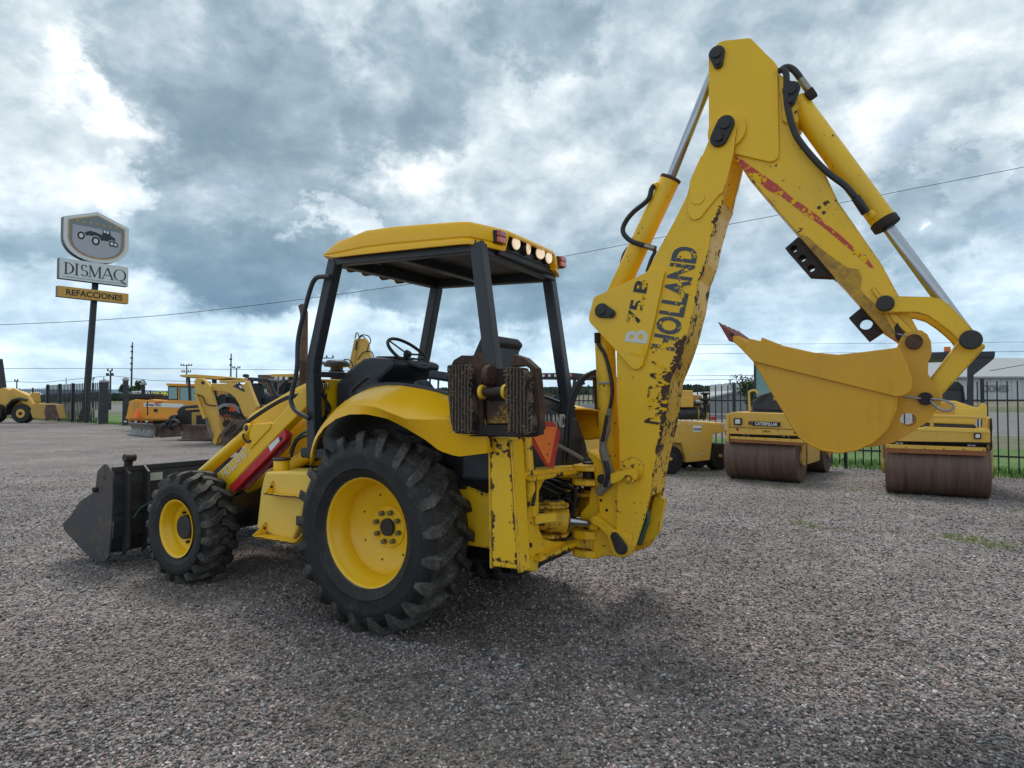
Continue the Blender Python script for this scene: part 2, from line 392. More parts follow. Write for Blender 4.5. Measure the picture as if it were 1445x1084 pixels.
def sphere(name,c,r,mat,parent=None,n=12,sc=(1,1,1),**k):
    V=[];F=[];c=Vector(c)
    for i in range(n//2+1):
        ph=math.pi*i/(n//2)
        for j in range(n):
            t_=2*math.pi*j/n; V.append(c+Vector((r*sc[0]*math.sin(ph)*math.cos(t_),r*sc[1]*math.sin(ph)*math.sin(t_),r*sc[2]*math.cos(ph))))
    for i in range(n//2):
        for j in range(n): F.append((i*n+j,(i+1)*n+j,(i+1)*n+(j+1)%n,i*n+(j+1)%n))
    return mesh(name,V,F,mat,parent,smooth=True,**k)
def loft(name,curves,mat,parent=None,smooth=True,thick=0,wearf=None,close=False,**k):
    m_=len(curves[0]); V=[p for c in curves for p in c]; F=[]
    for i in range(len(curves)-1):
        for j in range(m_-(0 if close else 1)):
            F.append((i*m_+j,i*m_+(j+1)%m_,(i+1)*m_+(j+1)%m_,(i+1)*m_+j))
    wr=[wearf(i//m_,i%m_) for i in range(len(V))] if wearf else None
    o=mesh(name,V,F,mat,parent,smooth=smooth,wear=wr,**k)
    if thick:
        s=o.modifiers.new('solid','SOLIDIFY'); s.thickness=thick; s.offset=0
    return o
def resample(pts,n):
    P=[Vector(p) for p in pts]; d=[0]
    for i in range(1,len(P)): d.append(d[-1]+(P[i]-P[i-1]).length)
    out=[]
    for i in range(n):
        s=d[-1]*i/(n-1); j=0
        while j<len(d)-2 and d[j+1]<s: j+=1
        t_=(s-d[j])/max(1e-9,d[j+1]-d[j]); out.append(P[j].lerp(P[j+1],min(1,max(0,t_))))
    return out
def text(name,s,size,mat,parent,origin,ex,ey,depth=.002,sx=1,bold=0,align='LEFT',spacing=1,label=None):
    cu=bpy.data.curves.new(name,'FONT'); cu.body=s; cu.size=size; cu.extrude=depth/2; cu.offset=bold; cu.align_x=align; cu.space_character=spacing
    cu.resolution_u=3
    tmp=bpy.data.objects.new(name+'_tmp',cu); COL.objects.link(tmp)
    dg=bpy.context.evaluated_depsgraph_get(); me=bpy.data.meshes.new_from_object(tmp.evaluated_get(dg))
    bpy.data.objects.remove(tmp); bpy.data.curves.remove(cu)
    ex=Vector(ex).normalized(); ey=Vector(ey); ey=(ey-ex*ey.dot(ex)).normalized(); ez=ex.cross(ey); og=Vector(origin)-OFF[0]
    for v in me.vertices: v.co=og+ex*v.co.x*sx+ey*v.co.y+ez*v.co.z
    me.materials.clear(); me.materials.append(M[mat] if isinstance(mat,str) else mat); me.name=name
    o=bpy.data.objects.new(name,me); finish(o,parent)
    if label: o['label']=label
    return o
def thing(name,label,cat,loc=(0,0,0),group=None,rot=(0,0,0)):
    o=bpy.data.objects.new(name,None); COL.objects.link(o); o.empty_display_size=.2
    o.location=loc; o.rotation_euler=rot; o['label']=label; o['category']=cat
    if group: o['group']=group
    return o
def tag(o,label,cat,group=None):
    o['label']=label;o['category']=cat
    if group:o['group']=group
    return o
def VZ(pts,v): return [(p[0],v,p[1]) for p in pts]
def UZ(pts,u): return [(u,p[0],p[1]) for p in pts]

# ================================================================== the yard and what lies around it
FD=Vector((-.7817,.6237,0)); FO=Vector((10.35,12.8,0)); FN=Vector((.6237,.7817,0))   # fence line: direction, a point on it, outward normal
def FP(s,d=0,z=0): p=FO+FD*s+FN*d; return (p.x,p.y,z)
def gravelmat():
    m,t,b=newmat('crushed_gravel'); v=t.add('ShaderNodeNewGeometry').outputs['Position']
    c1=t.vor(v,62,out='Color'); d1=t.vor(v,62); c2=t.vor(t.vm('ADD',v,(3.1,5.2,0)),110,out='Color')
    s1=t.add('ShaderNodeSeparateColor'); t.put(s1.inputs[0],c1); s2=t.add('ShaderNodeSeparateColor'); t.put(s2.inputs[0],c2)
    st=[(0,(.062,.056,.055)),(.25,(.12,.108,.105)),(.5,(.19,.170,.164)),(.72,(.28,.250,.238)),(.9,(.40,.355,.335)),(1,(.52,.47,.44))]
    ca=t.ramp(s1.outputs[0],st); cb_=t.ramp(s2.outputs[0],st)
    c=t.mix(.45,ca,cb_)
    s3=t.add('ShaderNodeSeparateColor'); t.put(s3.inputs[0],t.vor(t.vm('ADD',v,(1.3,7.7,0)),19,out='Color'))
    lump=t.m('ADD',.72,t.m('MULTIPLY',s3.outputs[0],.56)); cc=t.vm('SCALE',c,None); t.put(cc.node.inputs[3],lump); c=cc
    tint=t.mix(t.step(s1.outputs[1],.80,.85),c,t.mix(1,c,(1.12,.95,.9),'MULTIPLY'))
    tint=t.mix(t.step(s1.outputs[2],.85,.9),tint,t.mix(1,c,(.85,1.0,1.05),'MULTIPLY'))
    big=t.noise(t.mapping(v,(.35,.5,1)),1,5,.62); med=t.noise(v,1.3,5,.65); sm_=t.noise(v,7,4,.6)
    k=t.m('ADD',t.m('MULTIPLY',big,.8),t.m('ADD',t.m('MULTIPLY',med,.55),t.m('MULTIPLY',t.m('ADD',sm_,t.noise(v,24,3,.7)),.50)))
    kk=t.m('ADD',t.m('MULTIPLY',t.m('SUBTRACT',k,1.18),1.5),.90)
    col=t.vm('SCALE',tint,None); col.node.inputs[3].default_value=1; t.put(col.node.inputs[3],kk)
    tan=t.m('MULTIPLY',t.step(t.noise(t.vm('ADD',v,(9,2,0)),.55,5,.6),.48,.66),.5)
    col=t.mix(1,t.mix(tan,col,(.18,.155,.130)),(1.04,.99,.98),'MULTIPLY')
    t.put(b.inputs['Base Color'],col); b.inputs['Roughness'].default_value=.85
    h=t.m('ADD',t.m('SUBTRACT',1,d1),t.m('MULTIPLY',sm_,.4)); bump(t,b,h,.8,.012)
    return m
M['gravel']=gravelmat()
def groundsheet(name,rows,mat):
    V=[];F=[];m_=len(rows[0])
    for r_ in rows: V+=r_
    for i in range(len(rows)-1):
        for j in range(m_-1): F.append((i*m_+j,i*m_+j+1,(i+1)*m_+j+1,(i+1)*m_+j))
    o=mesh(name,V,F,mat,kind='structure',smooth=True); 
    fixn(o)
    if o.data.polygons[0].normal.z<0: o.data.flip_normals()
    return o
SS=[-900,-300,-120,-60,-30,-15,0,10,20,30,40,50,60,80,110,160,260,500,1200]
groundsheet('gravel_yard',[[FP(s,d) for s in SS] for d in(-60,-30,-15,-6,-2,.25)],'gravel')
def hz_(d): return 0 if d<2 else .0215*(d-2)
m,t,b=newmat('roadside_grass'); v=t.add('ShaderNodeNewGeometry').outputs['Position']
n=t.noise(v,.35,6,.65); n2=t.noise(v,6,5,.7)
t.put(b.inputs['Base Color'],t.ramp(t.m('ADD',t.m('MULTIPLY',n,.6),t.m('MULTIPLY',n2,.4)),[(.38,(.035,.075,.012)),(.5,(.075,.15,.022)),(.62,(.13,.20,.05))])); b.inputs['Roughness'].default_value=.9
bump(t,b,n2,.8,.05); M['grass']=m
m,t,b=newmat('dry_field'); v=t.add('ShaderNodeNewGeometry').outputs['Position']
n=t.noise(t.mapping(v,(.05,.05,1),(0,0,.67)),1,7,.65); n2=t.noise(v,1.2,5,.7)
t.put(b.inputs['Base Color'],t.ramp(t.m('ADD',t.m('MULTIPLY',n,.7),t.m('MULTIPLY',n2,.3)),[(.36,(.05,.085,.025)),(.48,(.10,.12,.05)),(.56,(.17,.145,.10)),(.68,(.22,.19,.15))])); b.inputs['Roughness'].default_value=.95; M['field']=m
m,t,b=newmat('grey_road'); v=t.add('ShaderNodeNewGeometry').outputs['Position']
n=t.noise(v,2,6,.7); t.put(b.inputs['Base Color'],t.ramp(n,[(.35,(.12,.115,.11)),(.65,(.21,.20,.19))])); b.inputs['Roughness'].default_value=.9; M['road']=m
groundsheet('grass_verge',[[FP(s,d,hz_(d)) for s in SS] for d in(.25,2,5,8)],'grass')
groundsheet('roadside_field',[[FP(s,d,hz_(d)) for s in SS] for d in(8,11,14)],'field')
groundsheet('road',[[FP(s,d,hz_(d)) for s in SS] for d in(14,24,40)],'road')
groundsheet('far_field',[[FP(s,d,hz_(min(d,430))) for s in SS] for d in(40,80,160,300,430,900,2600)],'field')
# grass blades
def grassblades(name,spots,mat,hh=(.03,.08),wd=.003):
    V=[];F=[]
    for (x,y,z) in spots:
        h=random.uniform(*hh); a=random.uniform(0,6.28); lx,ly=random.gauss(0,.35)*h,random.gauss(0,.35)*h; w_=wd*random.uniform(.7,1.5)
        dx,dy=math.cos(a)*w_,math.sin(a)*w_; b=len(V)
        V+=[(x-dx,y-dy,z),(x+dx,y+dy,z),(x+dx*.7+lx*.4,y+dy*.7+ly*.4,z+h*.6),(x-dx*.7+lx*.4,y-dy*.7+ly*.4,z+h*.6),(x+lx,y+ly,z+h)]
        F+=[(b,b+1,b+2,b+3),(b+3,b+2,b+4)]
    return mesh(name,V,F,mat,kind='stuff')
M['blade']=simple('grass_blade_green',(.11,.22,.025),.7); M['weed']=simple('yellow_green_weed',(.24,.30,.06),.7)
sp=[]
for i in range(16000):
    s=random.uniform(-14,30); d=random.uniform(.0,2.2)**1.0-.1; sp.append(FP(s,d,0))
for i in range(5000): sp.append(FP(random.uniform(30,75),random.uniform(-.15,1.2),0))
tag(grassblades('grass',sp,'blade',(.06,.16),.008),'strip of bright green grass growing along the foot of the fence','grass')
sp=[]
for (x,y),r,n_ in zip([(3.732,8.153),(3.77,7.924),(3.847,7.793),(4.047,7.709),(4.306,7.585),(4.595,7.585),(4.889,7.387),(5.13,7.387),(5.136,7.199),(5.244,7.127),(5.292,6.918),(4.874,11.946),(4.816,11.368),(4.869,12.815),(5.98,11.368),(6.412,11.013),(3.696,13.821),(3.93,13.299),(7.249,9.039),(4.318,13.821),(-30.604,47.371),(-34.995,49.028),(-16.91,30.753),(-15.368,29.462),(-10.032,21.065),(-8.948,20.754),(5.126,11.461)],
    [.10,.05,.06,.05,.05,.04,.07,.09,.08,.12,.16,.08,.05,.3,.5,.5,.5,.5,.05,.6,.8,1.0,.5,.5,.6,.4,.3],[60,30,20,18,18,14,30,50,40,80,120,40,20,80,140,120,120,120,20,140,200,260,120,100,120,80,80]):
    for k in range(n_): sp.append((x+random.gauss(0,r),y+random.gauss(0,r*.8),0))
tag(grassblades('weeds',sp,'weed',(.018,.055),.004),'small tufts of yellow green weeds pushing through the gravel','weeds')
# loose stones of the foreground: real crushed pieces, thinning out with distance
def stones():
    import numpy as np
    rng=np.random.default_rng(5); N=165000
    Yv=2.35+ (rng.random(N)**1.45)*12.5
    keep=rng.random(N)<np.clip((15-Yv)/6,0,1); Yv=Yv[keep]; n=len(Yv)
    Xv=(rng.random(n)*2-1)*Yv*.90
    r=.0038+.0060*rng.random(n)**1.7+ (rng.random(n)<.025)*.005
    r*=1+.03*(Yv-3)
    cube=np.array([[-1,-1,-1],[1,-1,-1],[1,1,-1],[-1,1,-1],[-1,-1,1],[1,-1,1],[1,1,1],[-1,1,1]],float)
    v=cube[None]*rng.uniform(.35,1.05,(n,8,3))*np.stack([rng.uniform(.8,1.6,n),rng.uniform(.6,1.1,n),rng.uniform(.35,.75,n)],1)[:,None,:]*r[:,None,None]
    a=rng.random(n)*6.283; tl=rng.normal(0,.35,n)
    c,s=np.cos(tl)[:,None],np.sin(tl)[:,None]; x,z=v[:,:,0]*c-v[:,:,2]*s,v[:,:,0]*s+v[:,:,2]*c
    c,s=np.cos(a)[:,None],np.sin(a)[:,None]; X=x*c-v[:,:,1]*s+Xv[:,None]; Y=x*s+v[:,:,1]*c+Yv[:,None]; Z=z+(r*.45)[:,None]
    co=np.stack([X,Y,Z],2).reshape(-1,3).astype(np.float32)
    f=np.array([[0,3,2,1],[4,5,6,7],[0,1,5,4],[1,2,6,5],[2,3,7,6],[3,0,4,7]]); fa=(f[None]+np.arange(n)[:,None,None]*8).reshape(-1)
    me=bpy.data.meshes.new('gravel_stones'); me.vertices.add(n*8); me.vertices.foreach_set('co',co.ravel())
    me.loops.add(n*24); me.loops.foreach_set('vertex_index',fa.astype(np.int32)); me.polygons.add(n*6)
    me.polygons.foreach_set('loop_start',(np.arange(n*6)*4).astype(np.int32)); me.update(calc_edges=True)
    at=me.attributes.new('tone','FLOAT','POINT'); at.data.foreach_set('value',np.repeat(rng.random(n),8).astype(np.float32))
    at=me.attributes.new('hue','FLOAT','POINT'); at.data.foreach_set('value',np.repeat(rng.random(n),8).astype(np.float32))
    m,t,b=newmat('crushed_stone'); g=t.add('ShaderNodeAttribute',attribute_name='tone').outputs['Fac']; hu=t.add('ShaderNodeAttribute',attribute_name='hue').outputs['Fac']
    c=t.ramp(g,[(0,(.062,.056,.057)),(.22,(.12,.108,.107)),(.45,(.205,.183,.180)),(.68,(.33,.292,.283)),(.87,(.51,.458,.44)),(1,(.74,.68,.65))])
    c=t.mix(t.step(hu,.84,.86),c,t.mix(1,c,(1.14,.93,.86),'MULTIPLY')); c=t.mix(t.m('LESS_THAN',hu,.12),c,t.mix(1,c,(.86,1.0,1.06),'MULTIPLY')); c=t.mix(t.m('GREATER_THAN',hu,.99),c,(.26,.13,.09))
    v=t.add('ShaderNodeNewGeometry').outputs['Position']
    big=t.noise(t.mapping(v,(.35,.5,1)),1,5,.62); med=t.noise(v,1.3,5,.65)
    k=t.m('ADD',t.m('MULTIPLY',t.m('SUBTRACT',t.m('ADD',big,med),1.0),1.1),.88)
    tan=t.m('MULTIPLY',t.step(t.noise(t.vm('ADD',v,(9,2,0)),.55,5,.6),.48,.66),.35); c=t.mix(tan,c,(.20,.168,.135))
    q=t.vm('SCALE',c,None); t.put(q.node.inputs[3],k)
    t.put(b.inputs['Base Color'],q); b.inputs['Roughness'].default_value=.8; me.materials.append(m)
    o=bpy.data.objects.new('gravel',me); COL.objects.link(o); o['kind']='stuff'
    return tag(o,'loose crushed grey and pinkish stones covering the yard in the foreground','gravel')
stones()
# ------------------------------------------------------------------ fences
def fence(label,s0,s1,step,h,posts,name='metal_fence',r=.0125,rails=(.42,1.52),post_r=.035,cat='fence'):
    b0=FP(s0); OFF[0]=Vector((0,0,0))
    t_=thing(name,label,cat,b0); L=s1-s0; ax=FD
    proto=None; n=int(L/step)
    def loc(s,z=0): return ax*s+Vector((0,0,z))
    for i in range(n+1):
        s=i*step
        if any(abs(s-(p-s0))<step*.45 for p in posts): continue
        if proto is None: 
            proto=box('bar',(-r,-r,.10),(r,r,h),'fence',t_,0); proto.location=loc(s); proto.rotation_euler.z=math.atan2(FD.y,FD.x)
        else:
            o=proto.copy(); COL.objects.link(o); o.parent=t_; o.location=loc(s)
    for z in rails:
        bar('rail',loc(0,z*h/1.9),loc(L,z*h/1.9),.038,.038,'fence',t_,up=(0,0,1),bevel=0)
    pp=None
    for p in posts:
        if pp is None:
            pp=box('post',(-post_r,-post_r,0),(post_r,post_r,h+.06),'fence',t_,0); pp.location=loc(p-s0); pp.rotation_euler.z=math.atan2(FD.y,FD.x)
        else:
            o=pp.copy(); COL.objects.link(o); o.parent=t_; o.location=loc(p-s0)
    return t_
fence('black bar fence on the right running behind the road rollers',-14,22,.165,2.0,[-14,-11.2,-8.4,-5.6,-2.8,0.6,3.2,5.8,8.4,11,13.6,16.2,18.8,21.4])
fence('black bar fence far back behind the parked backhoes',22.3,45.5,.20,2.2,[22.3,26,30,34,38,42,45.5])
fence('black sliding gate bars at the left beside the sign pole',50.3,62,.33,2.9,[50.3,53,56,59,62],r=.028,rails=(.35,1.45),post_r=.09,cat='gate')
fence('thinner far left end of the bar fence behind the yellow loader',62.4,86,.55,2.7,[62.4,66,70,74,78,82,86],rails=(.42,1.45),r=.02)
def pillar(px_s,label,h,w_):
    OFF[0]=Vector((0,0,0)); b0=FP(px_s)
    t_=thing('gate_pillar',label,'gate pillar',b0)
    box('shaft',(-w_,-w_,0),(w_,w_,h),'fence',t_,.01); box('cap',(-w_*1.25,-w_*1.25,h),(w_*1.25,w_*1.25,h+.10),'silver',t_,.01)
    V_=[(-w_*1.2,-w_*1.2,h+.1),(w_*1.2,-w_*1.2,h+.1),(w_*1.2,w_*1.2,h+.1),(-w_*1.2,w_*1.2,h+.1),(0,0,h+.25)]
    mesh('cap_top',V_,[(0,1,4),(1,2,4),(2,3,4),(3,0,4)],'silver',t_)
pillar(49.6,'black square gate pillar with pointed cap beside the sliding gate',2.9,.19)
pillar(45.9,'slim black gate pillar with flat grey cap behind the orange sweeper',2.95,.12)
def at(x,y): OFF[0]=Vector((x,y,0)); return (x,y,0)
def done(): OFF[0]=Vector((0,0,0))
# small box by the fence
o=at(-28.9,44.6); t_=thing('utility_box','small off white utility box on two legs in front of the gate bars','utility box',o)
box('cabinet',(-29.5,44.4,.42),(-28.75,44.8,.98),'offwhite',t_,.02); box('leg',(-29.4,44.5,0),(-29.28,44.7,.42),'offwhite',t_,0); box('leg',(-28.97,44.5,0),(-28.85,44.7,.42),'offwhite',t_,0)
done()
# ------------------------------------------------------------------ roadside sign
SX,SY=-32.2,47.4
o=at(SX,SY); sg=thing('roadside_sign','tall pole sign with shield logo, white name panel and gold panel','sign',o)
def zy(px,py): return None
pole=tube('pole',[(-32.3,47.5,0),(-32.15,47.5,3.0),(-31.75,47.5,9.9),(-31.7,47.5,11.0)],[.30,.24,.22,.22],'fence',sg,16,smoothp=0)
lathe('pole_foot',[(0,.55),(.25,.42),(.9,.30)],'fence',pole,16,(-32.3,47.5,0),'z')
# panels face the camera turned to the right: local frame of the sign face
WARP=[True]; PA=math.radians(50); EX=Vector((math.cos(PA),math.sin(PA),0))*.86; EZ=Vector((0,0,1)); EN=Vector((math.sin(PA),-math.cos(PA),0))
PC=Vector((-31.3,47.0,.90))
def S2(u,z,d=0):
    if WARP[0]: z=13.1+(z-12.62)*1.06
    return PC+EX*u+EZ*z+EN*d
def sprism(name,pts,d0,d1,mat,parent,bevel=.01,side=None):
    n=len(pts); V=[S2(p[0],p[1],d0) for p in pts]+[S2(p[0],p[1],d1) for p in pts]
    F=[tuple(range(n)),tuple(n+i for i in reversed(range(n)))]+[(i,(i+1)%n,(i+1)%n+n,i+n) for i in range(n)]
    o=mesh(name,V,F,[mat,side or mat],parent)
    for p in o.data.polygons[2:]: p.material_index=1
    p0=o.data.polygons[0]
    fixn(o); return o
# shield outline in metres (u along the panel, z height)
def shield(k=1.0,c=(0,12.62)):
    P=[(0,1.72),(2.42,.98),(2.42,-.35)]
    for i in range(1,9):
        a=i/9*math.pi/2; P.append((2.42*math.cos(a)**.9 if i<9 else 0,-.35-1.45*math.sin(a)))
    P=[p for p in P]+[(0,-1.80)]+[(-p[0],p[1]) for p in reversed(P[1:])]
    return [(c[0]+p[0]*k,c[1]+p[1]*k) for p in P]
sprism('shield_box',shield(1.03),-.65,.0,'sign_white',sg,side='sign_side')
sprism('shield_border',shield(.90),.0,.012,'sign_gold',sg); sprism('shield_face',shield(.86),.012,.022,'sign_grey',sg)
P=[(-1.85,13.20),(1.85,13.20-.02),(1.85,12.15)]+[(1.85*math.cos(a),12.15-1.05*math.sin(a)) for a in(.4,.8,1.2,1.57)]+[(-1.85*math.cos(a),12.15-1.05*math.sin(a)) for a in(1.2,.8,.4,.0)]
sprism('logo_field',P,.022,.030,'sign_light',sg)
for k in range(7):
    u=-1.5+.5*k; z=13.50-.0*k; pts=[]
    for i in range(10):
        r_=.13 if i%2==0 else .055; a=math.pi/2+i*math.pi/5; pts.append((u+r_*math.cos(a),z+r_*math.sin(a)))
    sprism('star',pts,.030,.036,'sign_gold',sg)
lg=sprism('road_grader_emblem',[(-1.35,12.55),(-1.0,12.75),(-.55,12.95),(-.1,12.90),(.35,12.78),(.40,12.98),(.42,13.22),(1.0,13.14),(1.02,12.86),(1.28,12.74),(1.42,12.62),(1.30,12.35),(.9,12.42),(.55,12.40),(.2,12.38),(-.1,12.30),(-.2,12.52),(-.55,12.62),(-.9,12.55),(-1.2,12.45)],.030,.040,'ink',sg)
for (u,z,r_) in((-1.22,12.50,.34),(-.12,12.28,.38),(1.12,12.28,.27),(1.42,12.25,.25)):
    sprism('emblem_wheel',circ((u,z),r_,18,r_*1.0),.040,.046,'sign_white',lg); sprism('emblem_tyre',circ((u,z),r_*.88,18),.046,.052,'ink',lg); sprism('emblem_hub',circ((u,z),r_*.45,14),.052,.058,'sign_white',lg)
for (u,z) in((.56,13.08),(.80,13.05)): sprism('emblem_window',[(u-.09,z-.09),(u+.09,z-.10),(u+.09,z+.07),(u-.09,z+.09)],.040,.046,'sign_white',lg)
WARP[0]=False
sprism('name_panel',[(-2.72,9.62),(2.5,9.62),(2.5,11.12),(-2.72,11.12)],-.62,.0,'sign_white',sg,side='sign_side')
def stext(s,size,mat,u,z,wd,d=.012,bold=0,italic=0,parent=sg):
    o=text('lettering',s,size,mat,parent,S2(u,z,d),EX,EZ,.01,bold=bold); og=S2(u,z,d)-OFF[0]
    L=[(v.co-og).dot(EX) for v in o.data.vertices]; k=wd*.74/(max(L)-min(L)); a=min(L)
    for v in o.data.vertices:
        t_=(v.co-og).dot(EX); v.co+=EX*((t_-a)*k-t_)
    return o
# serif capitals built from strokes
def serif_word():
    H=.86; z0=9.98; parts=[]
    def q(a,b,w0): # thick/thin stroke
        a=Vector((*a,0));b=Vector((*b,0)); n_=(b-a).normalized(); n_=Vector((-n_.y,n_.x,0))*w0/2
        parts.append([(a-n_)[:2],(b-n_)[:2],(b+n_)[:2],(a+n_)[:2]])
    def srf(x,z,w0=.26): parts.append([(x-w0/2,z-.012),(x+w0/2,z-.012),(x+w0/2,z+.022),(x-w0/2,z+.022)])
    def arc(cx,cz,rx,rz,a0,a1,wt,n=14):
        for i in range(n):
            a=a0+(a1-a0)*i/n; b=a0+(a1-a0)*(i+1)/n
            f=lambda a,k:(cx+(rx+k*wt(a))*math.cos(a),cz+(rz+k*wt(a)*.6)*math.sin(a))
            parts.append([f(a,-.5),f(b,-.5),f(b,.5),f(a,.5)])
    x=-2.38
    q((x+.12,z0),(x+.12,z0+H),.12); srf(x+.1,z0); srf(x+.1,z0+H-.02); arc(x+.15,z0+H/2,.50,H/2-.02,-math.pi/2,math.pi/2,lambda a:.03+.11*abs(math.cos(a)))
    x=-1.48; q((x,z0),(x,z0+H),.12); srf(x,z0,.30); srf(x,z0+H-.02,.30)
    x=-1.05; arc(x+.12,z0+H*.73,.19,H*.25,.35,math.pi*1.5,lambda a:.06+.05*abs(math.cos(a))); arc(x+.14,z0+H*.26,.22,H*.25,-math.pi*.85,math.pi/2,lambda a:.06+.06*abs(math.cos(a)))
    x=-.55; q((x+.06,z0),(x+.06,z0+H),.05); q((x+.06,z0+H),(x+.42,z0+.05),.12); q((x+.42,z0+.05),(x+.78,z0+H),.05); q((x+.80,z0),(x+.80,z0+H),.12)
    for xx in(x+.06,x+.80): srf(xx,z0,.26)
    srf(x+.04,z0+H-.02,.2); srf(x+.84,z0+H-.02,.2)
    x=.46; q((x,z0),(x+.38,z0+H),.05); q((x+.38,z0+H),(x+.78,z0),.12); q((x+.14,z0+.30),(x+.62,z0+.30),.04); srf(x,z0,.24); srf(x+.78,z0,.28)
    x=1.36; arc(x+.46,z0+H/2,.44,H/2,0,2*math.pi,lambda a:.04+.09*abs(math.cos(a)),24); q((x+.50,z0+.02),(x+.95,z0-.22),.09)
    V=[];F=[]
    for p in parts:
        b=len(V)
        V+=[S2(u,z,.004) for u,z in p]+[S2(u,z,.016) for u,z in p]
        F+=[(b,b+1,b+2,b+3),(b+4,b+5,b+6,b+7),(b,b+1,b+5,b+4),(b+1,b+2,b+6,b+5),(b+2,b+3,b+7,b+6),(b+3,b,b+4,b+7)]
    o=mesh('lettering',V,F,'ink',sg); fixn(o); o['label']='navy serif lettering DISMAQ'
serif_word()
sprism('small_print',[(-2.45,9.76),(2.2,9.76),(2.2,9.79),(-2.45,9.79)],.002,.008,'sign_grey',sg)
for k in range(24):
    u=-2.4+k*.19; sprism('small_print_word',[(u,9.74),(u+.14,9.74),(u+.14,9.82),(u,9.82)],.003,.009,'sign_light',sg) if k%4 else None
sprism('gold_panel',[(-2.80,8.28),(2.55,8.28),(2.55,9.06),(-2.80,9.06)],-.55,.0,'sign_gold',sg,side='sign_side')
stext('REFACCIONES',.60,'inkplain',-2.22,8.46,4.2,.01,.012)
done()
# ------------------------------------------------------------------ generic machine pieces in the picture's side view
def wheel_bg(name,c,r,w_,parent,ang=0,rim='cat',rr=.5,tread=True):
    # c centre, axis along local y rotated by ang about z
    ax=Vector((math.sin(ang),-math.cos(ang),0)); c=Vector(c)
    o=cyl(name,c-ax*w_/2,c+ax*w_/2,r,'rubber',parent,28,r*.10)
    cyl('rim',c+ax*(w_/2-.01),c+ax*(w_/2+.012),r*rr,rim,o,20,.004); cyl('hub_cap',c+ax*(w_/2+.01),c+ax*(w_/2+.05),r*rr*.4,'pinblack',o,12,.004)
    return o
def yp(name,pts,y,d,mat,parent,bevel=.01,**k): return prism(name,pts,y,y+d,mat,parent,'y',bevel,**k)
# far left wheel loader
o=at(-35.4,46.6); t_=thing('wheel_loader','old yellow wheel loader cut by the left edge of the picture','wheel loader',o)
yp('body',[(-39.616,1.919),(-37.839,2.498),(-37.42,2.603),(-37.101,2.445),(-36.465,2.287),(-35.615,1.919),(-35.412,2.261),(-35.345,1.603),(-35.485,0.761),(-37.484,0.761),(-39.589,0.761)],46.2,.9,'cat',t_,.06)
yp('cab',[(-41.266,4.818),(-38.84,4.818),(-38.471,2.498),(-38.561,1.813),(-41.193,1.813)],46.4,1.4,'black',t_,.05)
yp('loader_arm',[(-36.75,2.38),(-36.442,2.536),(-35.393,2.017),(-34.804,1.136),(-34.445,1.291),(-34.333,0.877),(-35.058,0.877),(-35.903,1.602)],45.8,.3,'cat',t_,.03)
yp('bucket',[(-34.735,1.421),(-33.285,1.37),(-32.98,0.336),(-33.935,0.285),(-34.764,0.362),(-34.93,0.879)],45.5,1.0,'cat_old',t_,.03)
yp('bucket_side',[(-33.66,1.346),(-33.045,1.356),(-32.702,0.347),(-33.69,0.306),(-33.805,0.885)],45.35,.05,'rustbrown',t_,.01)
for p in [(-35.709,1.034),(-37.778,1.034)]: wheel_bg('wheel',(p[0],45.9,.70),.70,.6,t_,0,'cat',.46)
yp('fender',[(-36.836,0.569),(-36.749,1.292),(-36.345,1.732),(-35.83,1.861),(-35.31,1.706),(-35.411,1.602),(-35.93,1.68),(-36.341,1.551),(-36.643,1.189)],45.55,.7,'black',t_,.02)
done()
# orange sweeper
ys=33.4
o=at(-18.5,33.4); t_=thing('road_sweeper','orange road sweeper with teal cab windows and white side stripe','road sweeper',o)
yp('body',[(-20.528,0.786),(-20.372,1.596),(-20.053,1.694),(-19.524,1.653),(-17.086,1.615),(-16.505,1.596),(-15.561,1.521),(-15.474,0.617),(-19.506,0.541),(-20.449,0.56)],ys,2.0,'orange',t_,.04)
yp('cab',[(-18.399,1.596),(-18.39,2.464),(-16.932,2.445),(-15.95,2.389),(-15.939,1.559)],ys+.1,1.7,'orange',t_,.04)
yp('cab_roof',[(-18.425,2.54),(-16.895,2.502),(-15.913,2.427),(-15.912,2.351),(-18.423,2.408)],ys+.02,1.9,'orange',t_,.02)
for P_ in([(-18.327,2.332),(-17.882,2.332),(-17.873,1.709),(-18.318,1.709)],[(-17.704,2.313),(-17.251,2.313),(-17.24,1.559),(-17.693,1.559)],[(-17.119,2.294),(-16.628,2.294),(-16.618,1.596),(-17.109,1.596)]):
    f_=yp('window_frame',[(a+(.05 if a>sum(p[0] for p in P_)/4 else -.05),b+(.05 if b>sum(p[1] for p in P_)/4 else -.05)) for a,b in P_],ys+.085,.03,'black',t_,0); yp('pane',P_,ys+.07,.02,'glass',f_,0)
yp('bumper',[(-20.48,0.772),(-18.081,0.753),(-18.08,0.641),(-20.478,0.66)],ys-.12,.3,'orange',t_,.01)
for k in range(6):
    x=-20.55+k*.28; yp('reflector',[(x,.47+.0),(x+.12,.47),(x+.12,.55),(x,.55)],ys-.135,.015,'redlens' if k%2 else 'white',t_,0)
st=yp('side_stripe',[(-19.597,1.483),(-18.956,1.502),(-17.484,1.445),(-17.481,1.238),(-19.594,1.295)],ys-.012,.01,'white',t_,0)
L=[(-19.507,1.325),(-18.866,1.317)]
o_=text('lettering','SWEEP PRO',.16,'inkplain',st,(L[0][0],ys-.016,L[0][1]),(1,0,0),(0,0,1),.004,sx=1.0,bold=.004)
yp('red_flash',[(-19.032,1.521),(-18.58,1.566),(-18.654,1.483),(-18.993,1.445)],ys-.014,.012,'red',t_,0)
